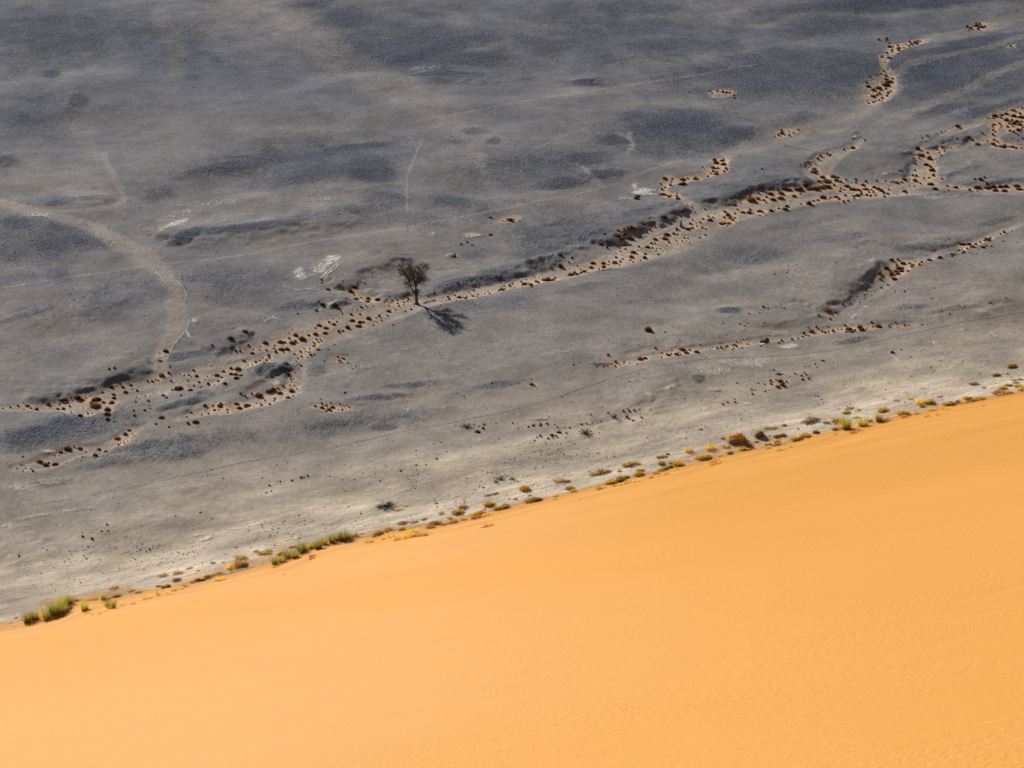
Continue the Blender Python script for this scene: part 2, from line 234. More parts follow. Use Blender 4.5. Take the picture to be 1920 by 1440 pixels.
def land(x, y):
    """height of the plain and its soil masks at plan positions"""
    u, v = survey(x, y)
    st = x * ALONG[0] + y * ALONG[1]; cr = x * UPHILL[0] + y * UPHILL[1]
    w1 = fbm(x / 1.6, y / 1.6, 1, 3); w2 = fbm(x / 1.6, y / 1.6, 5, 3); w3 = fbm(x / 7, y / 7, 9, 3)
    uu = u + 5.0 * w1 + 7 * w3; vv = v + 2.4 * w2 + 1.5 * w3
    sand = np.zeros(x.shape); dark = sand.copy(); pale = sand.copy(); salt = sand.copy(); lane = sand.copy(); trk = sand.copy()
    z = 0.85 * fbm(st / 24, cr / 20, 11, 2) + 0.10 * fbm(st / 9, cr / 6, 12, 2) + 0.035 * fbm(st / 5, cr / 2.8, 13, 2) + 0.2 * fbm(x / 60, y / 60, 15, 2)
    inview = (u > -300) & (u < 2200) & (v > -150) & (v < 1300)
    I = np.nonzero(inview.ravel())[0]
    U = uu.ravel()[I]; V = vv.ravel()[I]; U0 = u.ravel()[I]; V0 = v.ravel()[I]
    X = x.ravel()[I]; Y = y.ravel()[I]
    S, D, P, T, LN, TR = (np.zeros(len(I)) for _ in range(6)); Z = np.zeros(len(I)); SH = np.zeros(len(I)); SC = np.zeros(len(I))
    w4 = fbm(X / 6.5 + 0.25 * w1.ravel()[I], Y / 6.5, 61, 3)
    def box(pts, m):
        xs = [p[0] for p in pts]; ys = [p[1] for p in pts]
        return np.nonzero((U0 > min(xs) - m) & (U0 < max(xs) + m) & (V0 > min(ys) - m) & (V0 < max(ys) + m))[0]
    for pl in WASH:
        k = box(pl, 70)
        # distances are judged with the vertical doubled: the plain is seen foreshortened
        pts = [(p[0], p[1] * 2) for p in pl]
        d, _, w = poly_dist(pts, U[k], V[k] * 2, [p[2] for p in pl])
        r = d / np.maximum(w, 4)
        m = sstep(1.75, 0.55, r); S[k] = np.maximum(S[k], m * (0.66 + 0.34 * sstep(-0.22, 0.10, w4[k])))
        SC[k] = np.maximum(SC[k], sstep(1.3, 0.55, r) * np.clip(w / 22, 0.25, 1))
    def ell(L, arr, soft0=1.25, soft1=0.35, warp=True, add=False):
        for e in L:
            cx, cy, rx, ry, an, s = (tuple(e) + (0, 1))[:6] if len(e) == 4 else e
            k = box([(cx, cy)], max(rx, ry) * 1.6 + 14)
            a = math.radians(an); du = (U if warp else U0)[k] - cx; dv = -((V if warp else V0)[k] - cy)
            p = du * math.cos(a) + dv * math.sin(a); q = -du * math.sin(a) + dv * math.cos(a)
            r = np.hypot(p / rx, q / ry)
            arr[k] = np.maximum(arr[k], s * sstep(soft0, soft1, r))
    ell([(a, b, c, d, 8, 1) for a, b, c, d in SANDSPOT], S, 1.3, .5)
    ell(DARK, D, 1.5, 0.2); ell(PALE, P, 1.6, 0.1); ell(SALT, T, 1.3, 0.3)
    for pl, s in LANE:
        k = box(pl, 60)
        d, _, w = poly_dist([(p[0], p[1] * 1.6) for p in pl], U[k], V[k] * 1.6, [p[2] for p in pl])
        LN[k] = np.maximum(LN[k], s * sstep(1.1, 0.45, d / w))
    for pl, w, s in TRACK_AND_SHADE:
        k = box(pl, 12)
        wob = 0.35 * w1.ravel()[I][k]
        d, _, _ = poly_dist(pl, U0[k] + wob, V0[k] + wob)
        g = s * sstep(w * 1.5, 0.2, d) * (0.75 + 0.5 * w3.ravel()[I][k])
        TR[k] = np.where(np.abs(g) > np.abs(TR[k]), g, TR[k])
    for pl, w, s in SALTLINE:
        k = box(pl, 12)
        d, _, _ = poly_dist(pl, U0[k] + 1.5 * w1.ravel()[I][k], V0[k] + w2.ravel()[I][k])
        T[k] = np.maximum(T[k], s * sstep(w * 1.5, 0.1, d))
    for pl, h, w in BANK:
        k = box(pl, 170)
        wx, wy = on_plain([p[0] for p in pl], [p[1] for p in pl])
        n = len(wx)
        taper = [0.0 if i in (0, n - 1) else 1.0 for i in range(n)] if n > 2 else [1, 1]
        d, s, tp = poly_dist(list(zip(wx, wy)), X[k] + 1.0 * w1.ravel()[I][k], Y[k] + 1.6 * w2.ravel()[I][k] + 1.2 * w3.ravel()[I][k], taper)
        sd = d * s                                # + on the far side (terrace), - on the near side (foot)
        prof = sstep(-w, w * 0.4, sd) * np.exp(-np.maximum(sd, 0) / (2 * w + 3)) * sstep(10.5, 3, d)
        Z[k] += 0.62 * h * prof * sstep(0.0, 0.6, tp)
        S[k] *= 1 - 0.85 * sstep(-w * 0.9, -w * 0.3, sd) * sstep(w * 3, w, sd) * sstep(0.0, 0.5, tp)
    Z -= 0.20 * SC
    for (cx, cy, rx) in ((990,489,.75),(1011,483,.6),(1026,481,.45),(842,476,.5)):
        mx, my = on_plain(cx, cy); Z += 0.45 * rx * np.exp(-((X - mx) ** 2 / (rx * .9) ** 2 + (Y - my) ** 2 / (rx * 1.1) ** 2))
    # small sand tails behind tufts near the dune foot
    for a, b in ((sand, S), (dark, D), (pale, P), (salt, T), (lane, LN), (trk, TR), (z, Z)):
        f = a.ravel()
        if a is z: f[I] += b
        else: f[I] = b
        a[...] = f.reshape(a.shape)
    fd = -foot_dist(x, y)                         # metres out from the dune foot
    foot = np.exp(-np.maximum(fd, 0) / 24.0) * (1 + 0.35 * fbm(st / 14, cr / 3.5, 21, 3))
    z = z * sstep(-1, 14, fd) + 0.10 * sstep(22, 2, fd) * fbm(st / 6, cr / 1.6, 23, 2)
    z = np.where(fd < 0, z - np.minimum(-fd * 0.2, 6), z)
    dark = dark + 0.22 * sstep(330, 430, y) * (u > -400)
    return z, sand, dark, pale, salt, lane, trk, np.clip(foot, 0, 1.3), fd

def dune_z(x, y):
    """height of the big dune face"""
    p = foot_dist(x, y)
    st = x * ALONG[0] + y * ALONG[1]
    q = np.maximum(p, 0)
    tb = math.tan(math.radians(SLOPE))
    z = tb * (q - 2.6 * (1 - np.exp(-q / 2.6)) * 0.75)
    z = z + 0.35 * fbm(st / 60, p / 50, 31, 2) * sstep(2, 30, p) + 0.16 * fbm(st / 9, p / 4.5, 33, 2) * sstep(0, 3, p) * sstep(40, 8, p)
    z = z + 0.09 * np.exp(-((p - 3.2 - 1.6 * fbm(st / 14, st / 90, 35, 2)) / 0.9) ** 2)
    # the face falls away a little toward the right
    z = z - 0.00022 * np.maximum(st + 10, 0) ** 2 * sstep(0, 60, p)
    return np.where(p < 0, p * 0.35, z)
SLOPE = 27.0

# ------------------------------------------------------------------ shrubs of the plain: map tiles (origin x, origin y, then triples x y size in sixths of a map unit)
SHRUBS = {
(0,700): "30 350 30,110 335 35,200 322 45,262 295 25,265 362 25,305 322 55,345 345 40,405 360 55,510 372 25,540 300 60,660 298 35,715 262 85,655 265 30,645 350 50,710 348 50,780 322 40,870 245 80,915 255 60,962 235 30,795 245 30,1070 325 125,1080 255 100,1025 285 50,1160 285 50,1255 295 80,935 345 25,800 408 35,720 435 25,900 447 70,985 412 45,1035 410 30,1205 385 75,1200 430 80,1210 487 55,1285 510 25,1040 527 25,1150 178 45,1250 128 55,1345 95 40,1380 125 50,1275 200 50,1280 240 50,1410 178 60,1470 105 50,1540 162 45,1490 145 30,1500 390 40,1510 448 45,1625 390 45,1690 370 30,1525 300 35,1670 298 45,1535 242 35,1635 240 40,1685 238 25,1835 232 50,1870 262 40,1815 475 70,1755 550 45,1405 645 55,1450 605 50,1485 640 28,1510 670 28,1320 690 75,1330 760 45,1395 740 35,1435 722 30,1350 735 25,760 810 100,895 800 65,835 788 28,680 845 55,665 878 30,610 882 30,730 850 28,965 830 30,1110 805 50,1185 828 50,1070 883 60,1115 858 30,925 905 35,955 900 28,910 945 25,855 930 22,745 982 25,445 958 80,515 995 80,545 965 40,620 985 85,255 920 35,185 1040 30,235 1000 30,285 1040 28,255 1078 40,345 1048 40,370 1080 40,70 992 18,115 602 25,60 620 22",
(160,600): "905 362 60,838 370 25,840 458 50,950 525 35,855 605 75,1250 602 50,1215 540 45,1155 655 35,965 658 40,940 585 50,270 585 50,330 580 50,530 605 30,1050 750 115,1275 670 50,1380 692 50,1480 605 70,1530 630 40,1495 668 50,1555 560 50,1640 530 50,1715 540 85,1640 595 60,1690 612 60,1750 630 60,1700 668 60,1570 718 55,1780 438 55,1630 235 85,1800 165 65,1425 305 50,1835 275 50,1740 330 40,1690 330 45,1875 345 55,1885 305 30,1220 718 35,1180 780 60,1075 838 35,880 830 60,910 858 40,1300 740 30,1450 715 30,1415 490 25,1160 585 40,1110 590 30,1345 940 55,1430 935 35,1500 940 50,1540 930 30,1450 985 50,1500 985 30,1595 988 40,1700 920 60,1745 830 40,1720 975 45,1800 960 40,1830 940 45,1385 1035 40,1310 1045 35,1140 1062 35,1190 1010 45,1240 1142 70,1155 1155 50,1870 820 40,1600 1030 35,1060 580 28,1090 600 24,1190 600 24,1340 640 26,1370 610 26,1420 600 24,940 1190 40,990 1180 22,750 665 45,700 665 40,790 650 30,820 655 30",
(400,560): "585 480 65,530 515 25,520 548 30,595 552 35,925 395 60,755 468 80,805 470 40,850 428 40,885 475 75,925 462 50,1000 437 90,1070 392 50,1148 380 65,1190 285 60,1265 312 65,1300 245 50,1355 268 55,1390 238 35,1150 312 35,1255 365 60,1410 345 50,1455 335 50,1510 300 60,1560 222 60,1632 280 75,1650 240 60,1745 200 60,1690 235 35,1650 150 40,1550 155 50,1435 128 30,1450 150 30,1160 128 50,1185 50 40,1230 75 60,1370 80 70,950 165 35,1735 12 60,1660 78 40,1800 60 30,1865 170 50,1830 185 30,885 335 25,975 300 22,1005 350 22,855 372 30,690 500 35,680 530 40,765 545 60,830 545 60,700 570 50,790 575 30,620 605 45,625 635 40,595 660 40,520 700 35,480 715 50,475 680 45,570 745 40,550 630 30,440 740 35,390 740 30,910 598 40,980 575 40,1020 542 28,1040 575 25,1085 548 35,1085 590 40,1095 628 45,1130 620 35,1180 570 55,1130 515 50,1140 485 40,1180 465 40,1220 455 35,1200 430 30,1160 435 40,1120 465 30,1290 568 32,1362 512 32,990 628 35,950 650 30,930 675 30,1060 648 28,990 735 40,960 718 30,865 768 35,920 808 28,845 840 55,960 775 25,870 885 35,880 910 25,900 880 30,860 950 30,910 955 25,785 965 45,725 990 35,675 1010 60,630 1025 85,750 1040 70,510 1072 90,880 1015 70,940 990 30,690 1105 45,680 1135 40,635 1190 45,840 1110 60,895 1090 35,580 1125 32,530 1160 28,485 1160 28,540 1195 50,310 1070 50,355 1085 40,430 1058 30,265 1165 50,75 1185 60,80 1160 35,140 1165 20,20 1225 70,155 1228 40,295 1215 60,370 1185 60,350 1205 35,170 1270 40,225 1255 25,245 1158 35,410 1180 40,455 1200 25,1400 650 40,1420 690 50,1450 665 40,1470 672 40,1415 720 30,1445 720 30,1515 732 30,1605 768 25,1570 795 25,1480 1050 45,1145 1200 50,1220 1218 60,1270 1190 40,1300 1232 60,1340 1205 60,1320 1160 30,1220 1170 35,1425 1172 35,1465 1180 25,1450 1232 40,1270 1258 40,1500 1180 25,1530 1200 35,1490 1225 25,1405 1235 25,1330 1258 35,1580 1210 25",
(560,440): "260 505 45,258 535 30,330 608 55,460 578 30,578 615 65,625 580 65,640 700 75,780 690 55,775 730 60,890 705 65,622 655 30,700 680 30,660 555 40,745 540 30,735 632 25,825 430 25,740 488 20,755 785 30,1010 835 55,1050 715 30,1105 708 35,1110 742 38,1128 772 42,1185 728 38,1180 762 30,1190 670 45,1230 690 40,1225 715 30,1015 770 32,1010 740 25,1040 735 25,960 735 25,1240 652 30,1085 815 32,1200 835 35,1265 812 38,1295 780 22,930 935 35,880 960 25,840 990 30,1060 998 30,1000 885 30,1600 785 30,600 820 22,650 825 22,720 800 22,690 950 30,740 1015 24,390 920 24,455 915 20",
(800,400): "85 952 30,165 1025 35,255 937 45,238 905 45,218 945 30,365 912 60,440 930 50,315 885 35,340 962 25,328 835 25,475 850 30,530 825 38,590 788 25,730 757 25,655 780 20,450 900 28,495 878 25,520 900 45,570 908 28,710 887 50,580 880 30,620 885 20,655 865 30,690 842 30,808 852 32,845 828 70,880 815 35,740 828 20,810 818 25,935 770 45,870 770 30,965 740 40,990 788 25,1100 762 70,1140 742 30,1065 718 35,1120 690 30,1075 782 25,1175 785 60,1185 815 30,1230 730 50,1255 750 50,1215 660 28,1295 635 28,1265 660 20,1305 710 45,1350 725 80,1370 685 50,1410 720 75,1445 682 45,1500 678 25,1405 575 38,1505 560 70,1500 462 60,1635 480 45,1600 525 35,1605 580 25,1625 650 75,1665 628 45,1690 650 55,1735 635 45,1770 620 55,1822 642 25,1730 592 35,1695 548 28,1850 578 55,1870 528 60,350 772 50,300 775 25,445 740 32,228 802 30,500 745 40,565 730 30,780 685 30,835 685 35,95 870 30,680 685 28,880 635 20,835 735 20,270 780 25,712 62 45,940 88 65,905 75 35,855 92 25,985 78 30,885 98 25,1045 88 25,1075 68 20,915 122 25,718 235 45,388 332 45,455 310 35,508 338 32,300 458 65,315 435 35",
(1040,340): "525 700 60,590 735 45,665 695 45,560 625 50,700 645 90,760 665 60,790 620 60,855 570 110,780 580 50,880 645 50,710 600 50,850 640 60,785 700 45,855 700 38,795 742 35,740 765 30,685 782 25,945 715 45,690 832 50,580 825 25,885 780 65,865 835 60,850 870 45,880 895 35,930 800 30,930 748 25,760 850 38,675 892 70,740 885 40,730 918 30,550 895 60,555 940 55,500 965 30,545 975 30,610 878 30,605 910 25,430 888 60,410 938 55,290 952 35,1045 722 55,1020 795 50,1100 730 35,1085 680 40,1130 640 60,1130 685 35,1015 850 60,1140 760 30,1150 735 25,1190 740 30,1165 805 45,1200 790 25,1215 765 25,965 875 30,1240 635 80,1260 590 75,1285 672 40,1265 705 25,1340 580 45,1380 585 40,1375 535 50,1385 690 25,1415 710 22,1450 520 40,1500 530 60,1545 520 50,1525 475 50,1460 625 40,1500 630 35,1435 655 25,1480 660 25,1520 680 30,1370 655 30,1550 435 35,1590 465 25,1635 465 40,1665 430 40,1600 500 30,1660 520 40,1700 535 40,1745 445 60,1725 405 40,1780 420 40,1800 380 30,1695 605 40,1630 630 40,1905 420 50,1905 360 40,1880 490 60,1435 375 60,1415 400 50,1225 440 75,1190 510 40,1130 515 35,1065 540 45,990 550 40,1025 605 32,1310 475 25,1545 315 35,1580 365 30,1690 330 38,1490 285 30,1375 160 30,1370 185 45,1310 170 40,1285 185 50,1270 165 35,1385 220 55,1205 90 50,1215 150 75,1240 70 45,1300 48 50,1190 35 40,1450 40 60,920 185 60,935 160 60",
(1220,260): "155 458 60,240 462 40,230 488 40,360 470 70,415 458 40,500 465 60,542 462 30,580 350 30,350 525 80,215 530 40,600 410 25,640 440 40,670 408 35,735 422 60,700 385 50,745 395 40,700 350 60,755 355 45,715 262 60,735 295 65,805 265 60,820 315 65,820 240 30,845 370 50,825 400 50,860 388 30,895 372 25,1250 388 45,1290 388 20,1008 205 20,895 718 50,835 742 35,935 765 60,965 705 35,1010 745 30,1045 690 25,1115 678 45,1130 720 110,1205 700 60,1210 650 40,1220 605 50,1270 715 50,1300 740 40,1300 680 50,1345 650 65,1375 705 70,1420 608 50,1465 640 70,1460 688 80,1500 595 60,1555 600 70,1610 662 55,1660 590 110,1655 560 50,1745 552 75,1770 582 60,1850 570 110,1890 545 80,1680 635 40,1570 710 25,840 842 45,975 815 40,1035 848 60,1105 855 60,1115 820 50,1225 840 80,1260 855 40,1355 835 60,1290 883 30,1225 890 35,1440 798 50,1400 820 35,1535 768 60,1510 808 70,870 880 60,820 900 50,890 910 50,945 860 40,945 910 40,790 960 60,830 960 50,880 970 60,860 995 35,960 968 30,920 935 50,1160 855 30,1690 742 40,1780 740 70,1830 700 50,1880 690 50",
(1440,220): "615 650 70,735 645 85,790 650 40,880 675 40,770 690 60,825 700 40,660 700 110,570 710 60,655 765 110,600 785 100,745 740 50,885 738 85,810 810 50,820 770 45,860 785 35,990 670 50,990 700 40,1070 720 55,1100 685 50,950 775 80,1010 780 80,1100 770 80,1050 812 40,1135 810 40,1190 810 45,1165 775 40,1225 678 45,1200 745 60,1240 765 60,1280 790 60,1305 815 50,1350 820 50,1360 770 40,1320 675 35,1380 685 35,1410 680 35,1450 685 60,1505 680 40,1535 655 70,1590 645 30,1655 658 60,1480 580 50,1510 575 35,1720 690 35,1755 630 35,1815 625 40,1830 700 75,1650 720 35,1595 712 35,620 900 85,765 885 60,700 895 40,690 925 30,800 915 50,850 950 50,900 935 40,870 860 50,960 865 50,1010 860 60,1050 840 50,1110 850 50,1155 860 50,1210 850 40,1310 870 50,970 905 50,800 960 30,1540 785 60,1560 820 30,1460 830 30,515 600 85,520 570 60,440 510 40,410 530 45,415 555 30,360 545 30,540 515 35,590 430 50,560 460 50,665 405 40,700 410 45,690 430 25,735 385 20,855 355 45,955 335 60,900 340 30,1085 252 40,1050 262 30,155 180 60,150 150 40,115 200 50,240 198 40,235 160 25,285 172 35,340 135 40,75 215 30,1680 350 60,1720 408 80,1795 385 40,1815 440 60,1700 435 35,1635 445 35,1780 495 70,1830 520 50,1845 555 65,1660 485 40,1655 545 40,1630 600 50,1670 605 50,1605 510 20,1730 265 45,1790 250 50,1770 295 30,1860 605 40",
(1600,180): "990 585 40,1025 620 40,985 660 30,940 600 40,965 630 30,930 690 30,940 715 25,1000 885 45,905 835 40,880 800 65,855 860 45,800 875 30,1160 520 40,1100 590 30,1180 580 30,1395 560 70,1450 455 45,1430 440 30,1165 385 60,1200 375 30,985 452 30,1290 505 60,1340 520 30,1500 525 40,1565 460 50,1580 510 50,1620 525 40,1570 550 60,1600 570 50,1670 575 90,1700 560 50,1740 570 40,1790 575 60,1830 590 50,1890 585 40,1520 265 40,1500 275 30,1590 240 70,1570 265 50,1665 225 55,1720 212 55,1800 238 80,1885 250 90,1900 130 50,1800 165 60,1825 180 40,1870 200 50,1720 290 70,1660 260 50,1780 290 50,1840 305 60,1890 300 50,1750 330 50,1805 330 60,1870 340 60,1660 355 50,1580 345 55,1640 330 50,1560 370 50,1570 410 50,1660 380 35,1730 370 50,1790 360 50,1900 370 50,1760 420 50,1800 430 50,1850 410 60,1890 400 40,1840 450 40,1900 490 40,1850 510 30,1780 490 30,1640 400 30,1590 430 30,870 940 75,1060 960 45,1155 980 60,1215 980 25,920 1000 70,1075 1015 40,1395 995 80,1430 940 60,1310 1015 50,1400 1030 30,1510 1000 70,1500 975 50,1580 995 55,1600 1035 65,1660 1000 70,1715 1000 60,1700 1045 70,1840 1005 80,1860 1035 60,1900 1040 40,1475 920 50,1365 930 50,835 1075 30,765 930 30,1050 430 24,1080 415 24,1110 400 24,1020 440 24,940 470 24",
(1580,20): "408 302 45,495 290 50,490 312 40,525 335 30,530 385 55,570 375 35,620 360 40,630 400 55,690 402 40,715 352 30,755 325 45,775 350 50,820 335 60,850 320 40,880 320 30,830 355 50,790 370 40,750 375 40,625 435 45,645 445 35,555 430 50,550 455 30,495 468 50,440 520 50,525 535 55,620 488 30,475 580 30,400 565 25,505 650 35,460 672 45,430 700 30,485 715 45,490 748 60,550 775 50,510 775 60,310 740 35,268 792 40,285 835 60,345 875 55,370 885 35,405 850 70,430 870 50,490 815 90,460 810 40,440 780 30,485 855 50,560 740 40,510 905 50,500 940 50,540 890 40,415 915 50,385 930 45,345 950 60,445 965 50,320 935 30,300 912 25,270 915 20,345 1015 45,290 1030 40,270 1000 30,445 998 35,410 990 35,260 870 25,370 1000 30,955 220 25,1400 160 50,1445 178 50,1500 150 60,1525 185 50,1560 160 60,1600 155 40,1505 130 50,1540 130 40,1420 200 30,1890 398 40,1770 405 20",
(1280,160): "306 60 40,330 84 32,390 60 40,450 72 46,492 78 46,528 78 36,576 108 36,582 144 40,72 72 26",
(1600,400): "430 540 60,500 530 50,560 570 65,485 592 50,370 645 70,290 695 65,632 568 50,670 600 65,510 628 80,550 630 50,480 660 60,545 665 60,610 672 50,655 625 50,500 690 60,430 690 60,410 705 40,440 730 40,465 745 75,740 600 50,768 572 50,812 565 30,850 540 60,880 545 30,700 545 25,975 510 60,390 795 40,420 798 25,315 815 35,300 740 50,320 725 40,200 750 35,225 775 20,180 800 20,145 780 25,110 782 35,98 815 25,150 848 25,190 852 25,235 845 25,125 890 35,160 878 30,200 890 20,130 920 30,140 945 20,45 908 22,60 938 20,75 975 30,190 968 20,345 925 18,1105 465 50,1130 460 40,1110 488 40,1145 435 30,1190 410 45,1165 415 30,1240 430 50,1225 445 30,1310 435 28,1345 448 25,1385 450 22,1220 325 60,1180 320 40,1300 320 60,1250 320 40,1345 355 60,1380 320 50,1320 365 30,1280 380 40,1220 395 35,1430 290 40,1500 250 60,1520 265 60,1545 240 40,1480 275 40,1460 360 60,1500 340 40,1555 345 35,1410 385 20,1660 185 40,1700 175 45,1745 155 20,1780 155 25,985 370 35,1048 368 32,575 875 35,615 858 18,910 855 25,878 975 35,1535 1033 45,1710 985 35,1850 305 25,1690 282 30,990 1115 25,1020 1110 20,1075 1140 30,1200 1070 18,282 1245 80,205 1212 40,220 1245 35,75 1250 70,100 1285 80,20 1290 50,150 1272 35,405 1250 45,425 1228 28,475 1215 30,495 1258 25,525 1255 25,580 1240 45,625 1240 30,775 1240 35,828 1235 18,165 1250 20",
(1420,460): "800 740 75,880 745 45,965 652 38,1050 630 25,1010 640 18,1090 598 18,1050 565 25,690 790 50,820 810 40,740 795 25,610 935 65,525 960 50,585 985 40,665 895 45,570 900 30,510 995 40,390 1040 50,460 1025 35,275 1062 50,240 1085 42,75 1075 95,110 1050 60,170 1048 25,35 1132 30,105 1132 20,75 880 30,730 930 40,765 942 45,800 925 30,810 948 25,855 928 50,850 905 25,905 900 25,795 882 30,990 868 45,1030 905 70,1060 940 80,1000 940 50,950 905 30,65 700 50,120 720 30,305 722 35,270 670 25,275 718 22,25 770 30,190 330 28,330 318 28,345 295 22,420 293 20,280 308 18,440 243 20,345 243 15,255 238 18,715 270 18,885 252 18,1110 50 25,730 1285 38,650 1325 32,585 1350 28,672 1362 28,905 1328 18,1520 1195 50,1620 1160 30,1730 1240 22,185 1400 35",
(1100,560): "240 675 50,325 742 45,320 788 45,280 762 28,300 808 25,230 785 28,185 790 28,420 740 32,415 760 22,480 755 28,375 775 25,375 740 15,600 718 70,655 710 55,770 600 45,740 660 25,842 645 40,900 660 40,925 680 55,950 655 30,1010 670 55,1055 668 35,1075 600 80,1030 630 30,1155 600 45,1120 645 60,1235 632 60,955 605 35,840 705 40,1275 545 28,1465 575 50,1510 570 50,1580 540 45,1560 562 40,1500 515 32,1660 520 50,1685 540 45,1630 520 30,1640 590 35,1650 565 30,1745 560 30,1805 505 38,1685 490 30,1735 490 30,1760 462 25,1805 460 25,1830 515 30,1390 588 25,1420 560 25,110 790 30,205 830 20,565 775 25,695 385 100,880 412 35,980 448 25,780 505 22,1825 180 35,1720 295 35,1775 320 32,1808 292 28,1530 292 28,1105 780 22,475 965 25,655 938 25,1690 960 30,1865 1075 42,1855 1028 40,1895 1032 30,1665 1140 32,1668 1172 42,1585 1180 38,1530 1202 35,1100 1150 25,1285 1170 22,1445 1125 20,410 1290 45,480 1290 42,460 1268 25,532 1282 42,590 1268 32,455 1345 50,432 1360 22,520 1378 40,615 1350 40,310 1355 90,240 1315 35,172 1248 28,138 1245 18,45 1328 30,65 1405 22",
(1320,600): "840 610 55,878 603 32,610 715 32,680 728 38,745 690 45,752 725 45,810 680 30,860 695 70,925 695 40,830 755 65,880 735 60,910 740 35,530 785 45,580 790 30,548 832 42,690 803 30,665 803 18,1025 600 32,1098 618 42,1130 585 30,1150 605 32,1110 665 50,1175 652 42,1345 448 35,1185 508 30,1250 487 28,1272 520 28,1508 488 18,370 720 32,212 742 20,775 560 40",
(840,680): "210 715 120,395 735 50,405 688 35,330 780 60,290 688 25,350 710 30,160 762 22,365 765 18,85 700 20,245 882 20,575 875 22,535 908 18,540 672 22,725 672 32,788 732 25,905 725 35,958 712 50,975 692 25,1035 715 50,1045 695 40,1115 690 50,1120 705 30,1200 705 28,1230 735 35,1315 738 22,1370 738 38,975 902 32,1000 865 30,1038 850 45,1125 878 42,1170 840 60,1170 860 50,1215 852 42,1248 805 55,1330 805 40,1545 805 140,1605 780 28,1700 795 22,1500 697 42,1555 688 28,1610 605 28,1285 382 28,1130 603 25,1270 575 18,940 190 28,940 245 60,975 258 30,710 245 25,795 232 25,490 222 32,420 240 22,450 220 18,390 270 15,535 205 20,1410 55 38,1478 30 20,645 980 22,845 882 14,115 330 22",
(1600,600): "1222 455 22,650 398 20",
(0,980): "930 152 40,1035 182 48,1142 100 34,1215 97 28,1205 33 34,213 378 40,478 284 22,527 312 25,218 350 15,308 333 12,1418 150 18,35 930 18,790 46 14",
(480,860): "150 290 38,272 248 34,405 240 42,505 212 44,538 208 35,580 193 40,115 370 35,172 353 30,678 188 18,1020 368 20,995 370 20,1205 180 25,1340 188 18,1350 232 20,1395 265 24,1625 172 35,1805 112 28,1805 163 22,1075 118 14,970 93 12",
(280,940): "575 132 30",
(760,820): "322 90 25,405 65 30,350 280 45,125 350 25,235 348 28,125 403 22,120 220 20",
}
